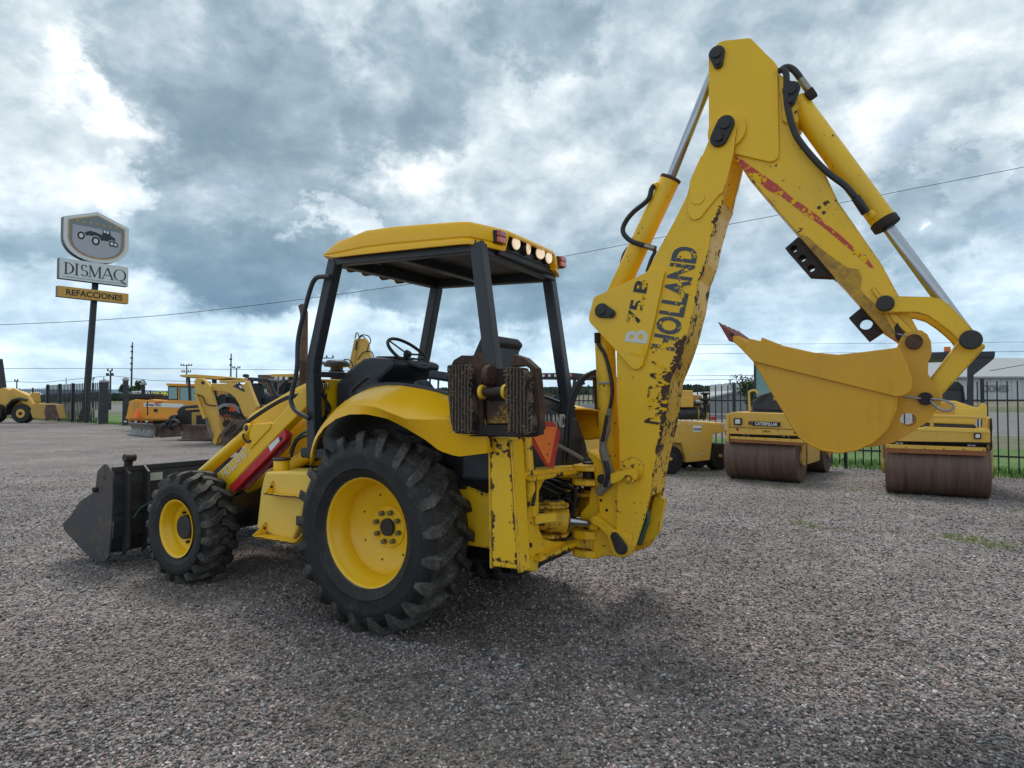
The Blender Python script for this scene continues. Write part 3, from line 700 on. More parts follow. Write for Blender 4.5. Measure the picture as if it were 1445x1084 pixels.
yp('grille',[(-20.163,1.521),(-19.843,1.521),(-19.892,1.069),(-20.194,1.069)],ys-.01,.02,'cat_old',t_,0)
yp('side_vent',[(-19.064,1.182),(-18.857,1.182),(-18.854,1.012),(-19.061,1.012)],ys-.012,.02,'black',t_,0)
yp('door_line',[(-19.428,1.559),(-19.372,1.559),(-19.36,0.843),(-19.417,0.843)],ys-.012,.015,'black',t_,0)
cyl('air_cleaner',([(-19.933,1.75)][0][0],33.9,1.75),([(-19.946,2.554)][0][0],33.9,2.46),.10,'black',t_,14); 
cyl('cleaner_cap',([(-19.933,1.75)][0][0],33.9,2.46),([(-19.946,2.554)][0][0],33.9,2.58),.17,'silver',t_,14)
box('engine_top',(-20.6,33.6,1.70),(-19.2,34.6,2.0),'black',t_,.08)
for p in [(-20.041,0.304),(-18.976,0.435)]: wheel_bg('wheel',(p[0],33.75,.42),.42,.35,t_,0,'rustdark',.5)
wheel_bg('wheel',(-15.6,33.8,.42),.42,.35,t_,0,'rustdark',.5)
cyl('side_broom',(-19.6,33.5,.2),(-17.2,33.9,.2),.28,'black',t_,16)
c_=[(-19.906,0.957),(-20.018,0.957)]; lathe('traffic_cone',[(0,.16),(.02,.14),(.5,.03),(.5,0)],'smv_triangle',t_,14,([(-19.751,1.11)][0][0],33.1,.72),'z')
done()
# dozer blade
o=at(-15.2,27.6); bl=thing('dozer_blade','bare grey steel dozer blade lying on the gravel below the sweeper','blade',o)
def curvedblade(name,P0,P1,h,mat,parent,cv=.18,th=.03):
    P0=Vector(P0);P1=Vector(P1); d=(P1-P0).normalized(); n_=Vector((d.y,-d.x,0)); cs=[]
    for i in range(9):
        f=i/8; off=cv*(4*(f-.5)**2); z=h*f; cs.append([P0.lerp(P1,k/4)+n_*off+Vector((0,0,z+.01)) for k in range(5)])
    return loft(name,cs,mat,parent,thick=th)
curvedblade('mouldboard',(*[(-18.016,29.774)][0],0),(*[(-15.522,27.446)][0],0),.58,'steel',bl)
curvedblade('side_blade',(*[(-15.522,27.446)][0],0),(*[(-15.182,28.856)][0],0),.55,'rustbrown',bl)
g=[(-16.907,28.856)][0]; box('hinge_post',(g[0]-.07,g[1]-.12,.02),(g[0]+.09,g[1]+.1,.58),'rust',bl,.02)
g=[(-15.522,27.446)][0]; box('hinge_post',(g[0]-.05,g[1]-.05,.02),(g[0]+.05,g[1]+.05,.56),'rust',bl,.02)
done()
# black hooded tractor loader with brown bucket
o=at(-13.5,26.5); t_=thing('tractor_loader','black hooded tractor loader with a rusty brown bucket on the ground','tractor',o)
yp('hood',[(-13.911,0.706),(-13.903,1.208),(-13.714,1.386),(-13.27,1.43),(-12.798,1.474),(-12.501,1.415),(-12.49,0.588),(-13.79,0.499)],26.0,1.2,'black',t_,.08)
yp('hood_stripe',[(-13.519,1.27),(-12.405,1.358),(-12.404,1.299),(-13.518,1.211)],25.985,.02,'cat',t_,0)
yp('engine_side',[(-13.224,1.123),(-12.519,1.153),(-12.511,0.537),(-13.215,0.478)],25.9,.2,'cat_old',t_,.02); yp('engine_part',[(-13.016,1.006),(-12.606,1.035),(-12.6,0.596),(-13.01,0.537)],25.85,.1,'black',t_,.03)
for k,(a,b,c_) in enumerate((([(-14.167,0.894),(-13.936,1.039),(-13.644,0.952)])and[[(-14.103,0.545),(-13.963,0.923),(-13.644,0.981)],[(-14.134,0.661),(-13.875,0.836),(-13.583,0.778)],[(-13.928,0.516),(-13.758,0.807),(-13.465,0.661)]])):
    tube('lift_link',[(p[0],25.7-.1*k,p[1]) for p in(a,b,c_)],.06,'black',t_,8)
for p in [(-14.133,0.603),(-13.788,0.894),(-13.957,0.487),(-14.278,0.574)]: sphere('coupling',(p[0],25.7,p[1]),.11,'black',t_,10)
curvedblade('bucket',(*[(-13.55,25.925)][0],0),(*[(-11.742,25.002)][0],0),.62,'rustbrown',t_,.10,.04)
yp('bucket_floor',[(-13.3,.02),(-11.2,.02),(-11.2,.06),(-13.3,.06)],25.0,.6,'rustbrown',t_,0)
done()
# the small digger backhoe with gooseneck boom
o=at(-9.6,23.4); t_=thing('backhoe_loader','dull yellow backhoe with bent boom, orange triangle and rusty bucket, parked in the background','backhoe loader',o)
Yd=22.9
bm=yp('boom',[(-11.024,2.135),(-10.989,2.238),(-10.549,2.225),(-10.29,2.264),(-9.787,2.194),(-9.683,2.357),(-9.536,1.953),(-9.297,1.39),(-9.449,1.152),(-9.576,0.971),(-9.678,0.868),(-9.863,1.178),(-9.97,1.462),(-10.128,1.72),(-10.311,1.863),(-10.545,1.927),(-10.804,1.953),(-10.986,2.005)],Yd,.30,'cat',t_,.03)
yp('dipper_arm',[(-11.548,2.309),(-11.485,2.399),(-11.357,2.425),(-11.229,2.412),(-11.125,2.309),(-10.943,2.117),(-10.915,1.95),(-10.753,1.36),(-10.59,0.646),(-10.523,0.414),(-10.531,0.064),(-10.659,0.018),(-10.839,0.117),(-11.002,0.772),(-11.133,1.028),(-11.239,1.309),(-11.373,1.668),(-11.503,1.847)],Yd-.15,.24,'cat',t_,.03)
yp('dipper_cylinder',[(-10.71,2.351),(-9.783,2.377),(-9.769,2.274),(-10.683,2.248)],Yd+.02,.14,'cat',t_,.02)
yp('bucket_cylinder',[(-11.465,1.821),(-11.389,1.846),(-11.032,0.979),(-11.134,0.928)],Yd-.30,.14,'cat',t_,.02); yp('rod',[(-11.083,0.979),(-11.02,1.005),(-10.793,0.266),(-10.869,0.215)],Yd-.28,.09,'steel',t_,.01)
yp('bucket_link',[(-10.792,0.165),(-10.694,0.444),(-10.567,0.521),(-10.49,0.444),(-10.614,0.215),(-10.663,0.012),(-10.765,0.037)],Yd-.25,.25,'cat',t_,.02)
yp('black_emblem_panel',[(-10.185,2.129),(-9.954,2.282),(-9.73,1.927),(-9.846,1.953)],Yd-.012,.01,'ink',bm,0); yp('white_mark',[(-9.978,2.147),(-9.875,2.147),(-9.847,2.044),(-9.925,2.07)],Yd-.022,.008,'white',bm,0)
yp('boom_cylinder',[(-9.766,1.958),(-9.687,1.984),(-9.469,1.225),(-9.547,1.172)],Yd+.1,.14,'cat',t_,.02)
cyl('pin',([(-11.214,2.258)][0][0],Yd-.18,[(-11.214,2.258)][0][1]),([(-11.214,2.258)][0][0],Yd+.32,[(-11.214,2.258)][0][1]),.06,'pinblack',t_,12)
bu2=yp('bucket',[(-10.422,0.454),(-10.123,0.808),(-9.948,0.921),(-9.619,0.883),(-9.465,0.732),(-9.386,0.429),(-9.509,0.177),(-9.785,0.026),(-10.215,0.013),(-10.393,0.127)],Yd-.45,.62,'rustbrown',t_,.03)
yp('bucket_cavity',[(-10.3,0.409),(-10.027,0.711),(-9.877,0.786),(-9.849,0.585),(-10.073,0.409),(-10.248,0.309)],Yd-.465,.02,'rustdark',bu2,0)
for k in range(5):
    a=[(-10.023,0.883),(-9.568,0.833)]; u=a[0][0]+(a[1][0]-a[0][0])*k/4; yp('tooth',[(u-.045,a[0][1]-.05),(u+.045,a[0][1]-.05),(u+.02,a[0][1]+.14),(u-.02,a[0][1]+.14)],Yd-.5+.13*k,.06,'rustbrown',bu2,.005)
for k in range(9):
    t0_=[(-12.746,1.758)][0]
tr=yp('rear_fender',[(-11.34,1.212),(-11.234,1.402),(-11.019,1.51),(-10.72,1.497),(-10.529,1.348),(-10.417,1.104),(-10.581,1.212),(-10.773,1.348),(-11.017,1.375),(-11.205,1.267)],24.0,.5,'silver',t_,.02)
wheel_bg('rear_wheel',([(-10.927,0.671)][0][0],24.3,.72),.72,.45,t_,0,'cat_old',.5)
wheel_bg('rear_wheel',([(-10.358,0.671)][0][0]+.3,25.4,.72),.72,.45,t_,0,'cat_old',.5)
yp('chassis',[(-11.647,0.773),(-11.657,1.483),(-11.223,1.756),(-10.95,1.756),(-10.455,1.592),(-10.123,1.209),(-10.115,0.5),(-11.261,0.446)],24.3,1.0,'black',t_,.05)
yp('seat_back',[(-11.346,1.345),(-11.352,1.784),(-11.216,1.866),(-11.05,1.811),(-11.017,1.372)],24.2,.4,'plastic',t_,.05)
yp('console',[(-11.715,1.756),(-11.497,1.81),(-11.437,1.373),(-11.655,1.319)],24.4,.8,'plastic',t_,.04)
for a,b in(([(-11.492,2.46),(-11.371,1.483)]),([(-10.705,2.433),(-10.613,1.592)]),([(-12.438,2.561),(-12.368,1.621)]),([(-11.411,2.504),(-11.401,1.706)])):
    bar('canopy_post',(a[0],24.1,a[1]),(b[0],24.1,b[1]),.08,.08,'dark',t_)
cn=yp('canopy',[(-12.423,2.552),(-12.396,2.571),(-11.863,2.589),(-10.581,2.498),(-10.553,2.445),(-11.006,2.392),(-11.808,2.458),(-12.395,2.498)],23.4,1.7,'cat',t_,.02)
yp('canopy_underside',[(-12.342,2.482),(-11.861,2.44),(-11.006,2.37),(-10.633,2.424),(-10.633,2.445),(-11.274,2.472),(-12.289,2.504)],23.5,1.5,'black',cn,0)
sm2=yp('warning_triangle',[(-10.533,1.479),(-10.401,1.209),(-10.668,1.209)],23.6,.02,'smv_triangle',t_,0)
yp('tail_bar',[(-10.955,1.062),(-10.474,1.043),(-10.473,0.99),(-10.955,1.003)],23.6,.05,'smv_red',t_,0)
tube('hose',[(p[0],22.68,p[1]) for p in [(-11.478,1.847),(-11.194,1.745),(-11.062,1.489),(-10.882,1.437),(-10.677,1.412)]],.022,'hose',t_,6)
for q in range(6):
    a=[(-10.888,0.955)][0]; tube('hose',[(a[0]+.12*q,23.5,1.3-.03*q),(a[0]+.1*q+.1,23.4,1.1),(a[0]+.13*q+.2,23.5,.8)],.02,'hose',t_,6)
done()
# dark machine with ROPS frame further right
o=at(-9.5,27.0); t_=thing('backhoe_loader','dark machine with grey roof frame and seat, half hidden behind the yellow hood','backhoe loader',o)
for P_ in([(-11.525,2.631),(-10.517,2.57),(-10.425,2.509),(-10.424,2.417),(-11.523,2.478)],): yp('canopy',P_,27,1.5,'dark',t_,.02)
for a,b in([(-11.37,2.448),(-11.299,1.532)],[(-10.546,2.448),(-10.203,1.776)],[(-11.285,2.48),(-11.275,1.594)]): bar('canopy_post',(a[0],27.2,a[1]),(b[0],27.2,b[1]),.10,.10,'dark',t_)
yp('cab_body',[(-11.516,1.898),(-11.152,2.02),(-10.752,1.776),(-9.838,1.898),(-9.703,0.558),(-11.501,0.558)],27.3,1.3,'plastic',t_,.08)
yp('seat_back',[(-11.296,1.349),(-11.307,2.234),(-11.156,2.386),(-10.88,2.295),(-10.809,1.349)],27.1,.4,'black',t_,.06)
lathe('exhaust_cap',[(0,.12),(.1,.14),(.14,.05)],'black',t_,12,([(-11.591,2.642)][0][0],27.3,[(-11.464,2.631)][0][1]),'z')
done()
o=at(-8.6,30); t_=thing('backhoe_loader','machine with yellow canopy and brown lamps, behind the exhaust stack','backhoe loader',o)
yp('canopy',[(-11.265,2.807),(-11.101,2.84),(-10.15,2.853),(-9.921,2.84),(-9.919,2.709),(-11.1,2.692)],29,1.6,'cat',t_,.02)
cn2=yp('canopy_frame',[(-11.1,2.696),(-9.985,2.709),(-9.984,2.61),(-11.099,2.61)],29.05,1.5,'black',t_,0)
for k in range(3): 
    a=[(-10.897,2.639),(-10.669,2.639),(-10.407,2.639)][k]; cyl('work_lamp',(a[0],28.9,a[1]),(a[0],29.0,a[1]),.08,'lenscold',cn2,12)
for a,b in([(-10.443,2.643),(-10.633,1.922)],[(-10.968,2.643),(-11.026,1.922)]): bar('canopy_post',(a[0],29.1,a[1]),(b[0],29.1,b[1]),.14,.14,'dark',t_)
yp('cab_body',[(-10.865,2.249),(-10.704,2.446),(-10.114,2.446),(-10.095,0.482),(-10.847,0.482)],29.2,1.3,'plastic',t_,.06)
done()
# yellow boom head with hose loops
o=at(-5.4,25.0); t_=thing('boom_head','top of a folded yellow crane boom with black hose loops, seen above the dashboard','crane boom',o)
yp('boom_section',[(-6.516,2.61),(-6.462,2.949),(-6.272,4.026),(-6.215,4.083),(-5.847,4.1),(-5.773,3.97),(-5.731,3.686),(-5.616,3.289),(-5.725,2.61)],25,.35,'cat',t_,.03)
yp('inner_section',[(-6.518,2.893),(-6.272,4.055),(-6.13,4.055),(-6.129,3.913),(-6.292,2.893)],24.9,.09,'cat_old',t_,.02); yp('groove',[(-6.2,3.97),(-6.13,3.97),(-6.17,3.629),(-6.241,3.629)],24.88,.02,'black',t_,0)
for P_ in([(-6.244,4.083),(-6.203,4.282),(-6.132,4.282),(-6.074,4.083)],[(-6.13,4.026),(-6.018,4.197),(-5.876,4.225),(-5.706,4.168),(-5.62,3.97),(-5.704,3.799),(-5.759,3.572)],[(-6.074,4.083),(-5.961,4.182),(-5.847,4.083)],[(-6.125,3.232),(-5.957,3.487),(-5.787,3.558),(-5.589,3.544),(-5.503,3.346)],[(-6.69,3.232),(-6.521,3.247),(-6.378,3.119),(-6.321,2.949)]):
    tube('hose',[(p[0],24.9,p[1]) for p in P_],.022,'hose',t_,6)
yp('base',[(-6.68,1.762),(-6.573,2.666),(-5.612,2.666),(-5.493,1.762),(-5.487,0.633),(-6.671,0.633)],25,.9,'cat_old',t_,.05)
done()
o=at(-3.6,27); t_=thing('backhoe_loader','parked machine with rounded yellow cab roof showing past the steering wheel','backhoe loader',o)
yp('canopy',[(-4.534,2.646),(-4.443,2.814),(-4.046,2.86),(-3.374,2.845),(-3.221,2.784),(-3.053,2.661),(-3.038,2.57),(-4.411,2.6)],27,1.6,'cat',t_,.06)
for a,b in([(-4.411,2.57),(-4.408,1.776)],[(-4.259,2.57),(-4.286,1.776)],[(-3.556,2.57),(-3.584,1.776)],[(-3.19,2.57),(-3.218,1.776)]): bar('canopy_post',(a[0],27.2,a[1]),(b[0],27.2,b[1]),.08,.08,'dark',t_)
yp('cab_body',[(-4.653,2.02),(-2.883,2.02),(-2.818,0.497),(-4.707,0.497)],27.3,1.3,'cat_old',t_,.05)
done()
# backhoe behind the rear of the main machine
o=at(2.2,14.8); t_=thing('backhoe_loader','dark canopied backhoe parked behind, showing between cab post and boom','backhoe loader',o)
yf=14.0
cn=yp('canopy',[(0.546,2.188),(0.625,2.212),(1.354,2.22),(1.955,2.164),(2.018,2.141),(2.018,2.077),(1.353,2.093),(0.546,2.101)],yf,1.1,'dark',t_,.015)
yp('tail_lamp',[(0.527,2.2),(0.605,2.2),(0.605,2.121),(0.527,2.121)],yf-.03,.04,'redlens',cn,0); yp('tail_lamp',[(1.273,2.203),(1.336,2.203),(1.336,2.129),(1.273,2.129)],yf-.03,.04,'orangelens',cn,0)
for p in [(0.699,2.152),(0.833,2.152),(0.967,2.152)]: cyl('work_lamp',(p[0],yf-.05,p[1]),(p[0],yf+.01,p[1]),.032,'lenscold',cn,14)
for a,b in([(1.417,2.109),(1.352,1.65)],[(1.892,2.093),(1.953,1.587)],[(0.657,2.109),(0.561,1.65)]): bar('canopy_post',(a[0],yf+.1,a[1]),(b[0],yf+.1,b[1]),.07,.07,'dark',t_)
bar('canopy_post',([(1.993,2.096)][0][0],15,[(1.993,2.096)][0][1]),([(1.991,1.689)][0][0],15,[(1.991,1.655)][0][1]),.05,.05,'dark',t_)
mr=[(1.587,1.979)][0]; sphere('mirror',(mr[0],yf,mr[1]),.05,'black',t_,12,(1,.5,.7))
yp('seat',[(0.625,1.745),(0.862,1.777),(0.909,1.682),(0.846,1.587),(0.625,1.603)],yf+.1,.5,'brown_rubber',t_,.03)
yp('console',[(0.909,1.65),(1.004,1.745),(1.099,1.682),(1.226,1.587),(1.319,1.05),(0.908,1.05)],yf+.1,.7,'black',t_,.04)
yp('rear_fender',[(1.462,1.176),(1.478,1.366),(1.573,1.492),(1.7,1.539),(1.826,1.508),(1.952,1.397),(1.983,1.208),(1.889,1.302),(1.731,1.366),(1.573,1.302),(1.493,1.145)],yf,.5,'silver',t_,.03)
yp('brown_post',[(1.389,1.477),(1.499,1.477),(1.498,1.054),(1.388,1.054)],yf-.05,.2,'rust',t_,.01)
wheel_bg('rear_wheel',([(1.793,0.987)][0][0],yf+.3,.55),.55,.4,t_,0,'cat_old',.45)
wheel_bg('rear_wheel',([(1.224,0.987)][0][0],yf+1.2,.55),.55,.4,t_,0,'cat_old',.45)
yp('hood',[(1.477,0.892),(1.729,0.813),(1.95,0.703),(1.949,0.483),(1.475,0.483)],yf-.15,.5,'cat',t_,.02)
yp('body',[(-0.355,1.05),(1.414,1.05),(1.412,0.262),(-0.355,0.262)],yf+.3,1.2,'black',t_,.05)
done()
# yellow pneumatic roller
yi=14.0
o=at(4.2,14.5); t_=thing('pneumatic_roller','yellow rubber tyred roller with black tank, left of the double drum roller','pneumatic roller',o)
body=yp('body',[(3.436,1.129),(4.754,1.097),(4.752,0.892),(4.486,0.861),(4.408,0.269),(3.872,0.215),(3.78,0.64),(3.591,0.656),(3.433,0.656)],yi,1.5,'cat',t_,.02)
yp('side_skirt',[(3.559,0.656),(3.796,0.64),(3.841,0.262),(3.588,0.294)],yi+.10,.4,'cat_old',t_,.01)
yp('engine_box',[(3.283,1.84),(3.773,1.83),(4.074,1.824),(4.079,1.445),(3.28,1.46)],yi+.1,1.0,'cat',t_,.02); yp('engine_box',[(3.775,1.666),(4.073,1.682),(4.071,1.445),(3.774,1.445)],yi+.06,.9,'cat',t_,.02)
yp('rear_box',[(4.083,1.729),(4.286,1.713),(4.284,1.445),(4.08,1.445)],yi+.15,.8,'cat_old',t_,.02); yp('dark_opening',[(4.088,1.555),(4.246,1.555),(4.245,1.468),(4.087,1.468)],yi+.13,.03,'black',t_,0)
tk2=cyl('black_tank',([(3.759,1.315)][0][0],14.25,[(3.759,1.315)][0][1]),([(4.416,1.315)][0][0],14.25,[(4.416,1.315)][0][1]),.145,'plastic',t_,22,.03)
for p in [(4.2,1.315),(4.384,1.315)]: cyl('tank_strap',(p[0]-.012,14.25,p[1]),(p[0]+.012,14.25,p[1]),.150,'cat',tk2,22,0)
m0=[(4.341,1.587)][0]
lathe('muffler_cap',[(-.12,.05),(-.02,.07),(.03,.12),(.06,.12),(.06,.05),(.14,.05),(.15,.10),(.19,.10),(.19,0)],'pinblack',t_,18,(m0[0],14.1,m0[1]),'z')
cyl('muffler',(m0[0]-.22,14.1,m0[1]-.02),(m0[0]+.10,14.1,m0[1]-.02),.045,'silver',t_,14); box('bracket',(m0[0]-.02,14.05,m0[1]-.25),(m0[0]+.08,14.15,m0[1]-.08),'black',t_)
rd_=[(4.543,1.192)][0]; box('red_box',(rd_[0]-.03,14.2,rd_[1]-.04),(rd_[0]+.06,14.3,rd_[1]+.04),'red',t_)
stk=yp('sticker',[(4.03,1.04),(4.219,1.04),(4.218,0.899),(4.029,0.899)],yi-.008,.006,'white',t_,0)
L=[(4.04,0.936),(4.209,0.936)]; o_=text('lettering','INGRAM',.07,'inkplain',stk,(L[0][0],yi-.011,L[0][1]),(1,0,0),(0,0,1),.003,bold=.001); fit_w=(L[1][0]-L[0][0])
xs=[v.co.x for v in o_.data.vertices]; k_=fit_w/(max(xs)-min(xs)); x0_=min(xs)
for v_ in o_.data.vertices: v_.co.x=x0_+(v_.co.x-x0_)*k_
for p in [(3.702,1.074),(3.954,1.071),(4.231,1.066),(4.475,1.066),(4.696,1.058),(4.028,0.389),(4.233,0.413)]: box('reflector',(p[0]-.035,yi-.008,p[1]-.014),(p[0]+.035,yi-.002,p[1]+.014),'offwhite',t_,0)
wheel_bg('wheel',([(4.738,0.395)][0][0],14.55,.31),.31,.26,t_,.5,'pinblack',.45); wheel_bg('wheel',([(4.455,0.347)][0][0],15.1,.29),.29,.24,t_,.5,'pinblack',.45); wheel_bg('wheel',([(4.019,0.234)][0][0],15.0,.29),.29,.24,t_,.5,'pinblack',.45)
wheel_bg('wheel',([(3.424,0.315)][0][0],13.75,.31),.31,.26,t_,.5,'pinblack',.45)
sphere('wheel_hub',([(3.422,0.37)][0][0],13.58,.33),.045,'cat_old',t_); sphere('wheel_hub',([(4.762,0.395)][0][0],14.38,.33),.045,'cat_old',t_)
done()
# ---- double drum rollers: local frame x along the drum, y away from the camera
def drum(parent,L,r,y,name='drum'):
    o=cyl(name,(-L/2,y,r),(L/2,y,r),r,'drum',parent,64,.012)
    for s in(-1,1):
        cyl('drum_recess',(s*(L/2+.001),y,r),(s*(L/2+.004),y,r),r*.90,'rustbrown',o,48,0); cyl('drum_hub',(s*(L/2),y,r),(s*(L/2+.05),y,r),r*.32,'cat_old',o,24)
        box('drive_yoke',*((lambda a,b:(a,b))((min(s*(L/2+.004),s*(L/2+.06)),y-.10,r-.06),(max(s*(L/2+.004),s*(L/2+.06)),y+.10,r+.48))),'cat_old',parent,.02)
    return o
ra=thing('drum_roller','yellow double drum roller with CATERPILLAR plate and dark engine cover, nearer the middle','road roller',(5.10,12.66,0),rot=(0,0,R(-38)))
drum(ra,1.36,.48,.0); drum(ra,1.36,.48,2.3,'rear_drum')
hd_=prism('front_hood',[(-0.597,1.3),(-0.547,1.349),(-0.447,1.369),(0.532,1.349),(0.67,1.184),(0.817,0.947),(0.817,0.928),(-0.601,0.936)],-.46,.62,'cat',ra,bevel=.03)
prism('hood_lower_lip',[(-0.591,1.052),(0.749,1.033),(0.835,0.929),(-0.592,0.93)],-.485,-.46,'cat',ra,bevel=.006)
prism('seam',[(-0.569,1.065),(0.713,1.052),(0.712,1.041),(-0.569,1.055)],-.488,-.484,'black',ra,bevel=0)
prism('side_edge',[(-0.615,1.3),(-0.579,1.344),(-0.558,1.301),(-0.563,0.746),(-0.606,0.787),(-0.619,0.929)],-.50,-.3,'cat',ra,bevel=.01)
lp_=prism('lamp_housing',[(-0.46,1.246),(-0.306,1.244),(-0.307,1.108),(-0.461,1.11)],-.50,-.46,'black',ra,bevel=.004); prism('lens',[(-0.428,1.219),(-0.331,1.22),(-0.331,1.136),(-0.429,1.134)],-.508,-.50,'lenscold',lp_,bevel=.004)
pl_=prism('name_plate',[(-0.1,1.189),(0.423,1.179),(0.422,1.094),(-0.101,1.102)],-.492,-.485,'black',ra,bevel=.002)
def atext(s,P0,P1,h,mat,parent,y):
    d=Vector((P1[0]-P0[0],0,P1[1]-P0[1])); og=Vector((P0[0],y,P0[1])); o=text('lettering',s,h,mat,parent,og,d,(0,0,1),.003,bold=.0015)
    dn=d.normalized(); xs=[(v.co-og).dot(dn) for v in o.data.vertices]; a=min(xs); k=d.length/(max(xs)-a)
    for v in o.data.vertices:
        t_=(v.co-og).dot(dn); v.co+=dn*((t_-a)*k-t_)
    return o
q=[(-0.045,1.117),(0.371,1.108)]; atext('CATERPILLAR',q[0],q[1],.085,'white',pl_,-.4935)
q=[(0.093,0.98),(0.238,0.979)]; atext('CP214',q[0],q[1],.05,'inkplain',ra,-.4875)
prism('orange_badge',[(-0.175,1.188),(-0.11,1.186),(-0.111,1.12),(-0.176,1.122)],-.49,-.485,'brown_rubber',ra,bevel=0)
for p in [(-0.39,1.019),(0.688,0.994)]: cyl('red_reflector',(p[0],-.492,p[1]),(p[0],-.486,p[1]),.028,'redlens',ra,18,0)
for p in [(-0.082,1.022),(0.376,1.016)]: cyl('bolt',(p[0],-.494,p[1]),(p[0],-.486,p[1]),.010,'black',ra,8,0)
box('dark_gap',(-.66,-.42,.90),(.66,.4,.99),'black',ra,0)
prism('scraper_bar',[(-0.53,0.883),(0.832,0.864),(0.831,0.804),(-0.531,0.83)],-.51,-.44,'cat',ra,bevel=.004); prism('scraper_rust',[(-0.545,0.826),(0.843,0.805),(0.843,0.752),(-0.546,0.765)],-.50,-.45,'drumstrip',ra,bevel=.002)
for p in [(-0.338,0.865),(-0.091,0.864),(0.15,0.859),(0.386,0.856),(0.628,0.85)]: cyl('bolt',(p[0],-.518,p[1]),(p[0],-.508,p[1]),.009,'black',ra,6,0)
for p in [(-0.27,0.914),(-0.188,0.914),(0.476,0.909),(0.565,0.908)]: cyl('hinge_pin',(p[0]-.02,-.45,p[1]),(p[0]+.02,-.45,p[1]),.014,'silver',ra,8,0)
cov=prism('engine_cover',[(-0.232,1.385),(-0.226,1.572),(-0.068,1.714),(0.165,1.79),(0.299,1.726),(0.35,1.53),(0.414,1.37)],-.1,.45,'plastic',ra,bevel=.04); prism('cover_rim',[(-0.236,1.4),(0.417,1.378),(0.416,1.343),(-0.236,1.364)],-.14,-.08,'plastic',ra,bevel=.01)
prism('cover_flute',[(-0.108,1.6),(0.072,1.728),(0.127,1.727),(-0.067,1.558)],-.112,-.10,'black',cov,bevel=.004); prism('cover_vent',[(0.193,1.656),(0.261,1.67),(0.273,1.6),(0.206,1.6)],-.112,-.10,'cat_old',cov,bevel=0)
tube('hand_hoop',[(p[0],-.25,p[1]) for p in [(-0.221,1.359),(-0.231,1.729),(-0.203,1.778),(-0.133,1.799),(-0.078,1.77),(-0.065,1.727)]],.022,'cat',ra,10)
prism('windscreen_frame',[(-0.522,1.68),(-0.514,2.427),(-0.148,2.398),(-0.149,2.352),(-0.477,2.379),(-0.484,1.68)],1.0,1.08,'dark',ra,bevel=.005); prism('pane',[(-0.483,2.365),(-0.154,2.346),(0.013,1.678),(-0.49,1.68)],1.03,1.045,'glass',ra,bevel=0)
box('chassis',(-.45,.45,.45),(.60,1.9,1.05),'cat',ra,.03); box('side_tank',(.50,.62,.30),(.66,1.65,.80),'cat',ra,.02)
rb2=thing('drum_roller','larger double drum roller at the right with black canopy arm and orange beacon','road roller',(7.16,10.65,0),rot=(0,0,R(-31)))
drum(rb2,1.44,.475,.0)
drum(rb2,1.40,.475,2.4,'rear_drum')
prism('front_hood',[(-0.585,0.918),(-0.3,1.115),(-0.142,1.159),(0.698,1.138),(0.711,1.104),(0.708,0.932),(-0.585,0.912)],-.44,.55,'cat',rb2,bevel=.015)
prism('hood_edge',[(-0.301,1.115),(-0.143,1.159),(0.697,1.138),(0.701,1.082),(-0.202,1.1)],-.452,-.44,'yellow_pale',rb2,bevel=.003)
lp_=prism('lamp_housing',[(0.501,1.078),(0.592,1.075),(0.59,0.984),(0.499,0.985)],-.48,-.44,'black',rb2,bevel=.004); prism('lens',[(0.517,1.059),(0.574,1.058),(0.573,1),(0.516,1)],-.487,-.48,'lenscold',lp_,bevel=.003)
box('dark_gap',(-.70,-.40,.90),(.70,.4,1.0),'black',rb2,0)
prism('scraper_bar',[(-0.703,0.857),(0.643,0.849),(0.642,0.793),(-0.704,0.794)],-.50,-.43,'cat',rb2,bevel=.004); prism('scraper_rust',[(-0.709,0.791),(0.651,0.791),(0.65,0.721),(-0.71,0.72)],-.49,-.44,'drumstrip',rb2,bevel=.002)
for k in range(6): 
    q=[(-0.678,0.811),(0.615,0.815)]; x=q[0][0]+(q[1][0]-q[0][0])*k/5; z=q[0][1]+(q[1][1]-q[0][1])*k/5; cyl('bolt',(x,-.51,z),(x,-.499,z),.010,'black',rb2,6,0)
for k,p in enumerate([(-0.544,0.877),(-0.484,0.875),(0.441,0.873),(0.496,0.873)]): cyl('hinge_pin',(p[0]-.025,-.43,p[1]),(p[0]+.025,-.43,p[1]),.016,'silver',rb2,8,0)
prism('upper_deck',[(-0.189,1.346),(0.543,1.309),(0.551,1.211),(0.523,1.193),(-0.232,1.215)],-.2,.4,'yellow_pale',rb2,bevel=.02)
prism('dark_band',[(-0.233,1.204),(0.546,1.19),(0.545,1.144),(-0.234,1.157)],-.25,.3,'dark',rb2,bevel=.005)
bar('handle_bar',([(-0.1,1.334)][0][0],-.42,[(-0.1,1.334)][0][1]),([(0.668,1.316)][0][0],-.42,[(0.668,1.316)][0][1]),.055,.05,'cat',rb2,up=(0,0,1),bevel=.01)
bar('handle_post',([(0.64,1.315)][0][0],-.42,1.32),([(0.638,1.147)][0][0],-.42,1.16),.05,.05,'cat',rb2); bar('handle_post',([(-0.052,1.306)][0][0],-.42,1.32),([(-0.055,1.131)][0][0],-.42,1.16),.05,.05,'cat',rb2)
ho_=prism('rear_hood',[(-0.162,1.358),(-0.053,1.585),(0.156,1.598),(0.349,1.589),(0.656,1.464),(0.707,1.555),(0.765,1.549),(0.784,1.488),(0.781,1.295),(-0.162,1.307)],.55,1.5,'yellow_pale',rb2,bevel=.03)
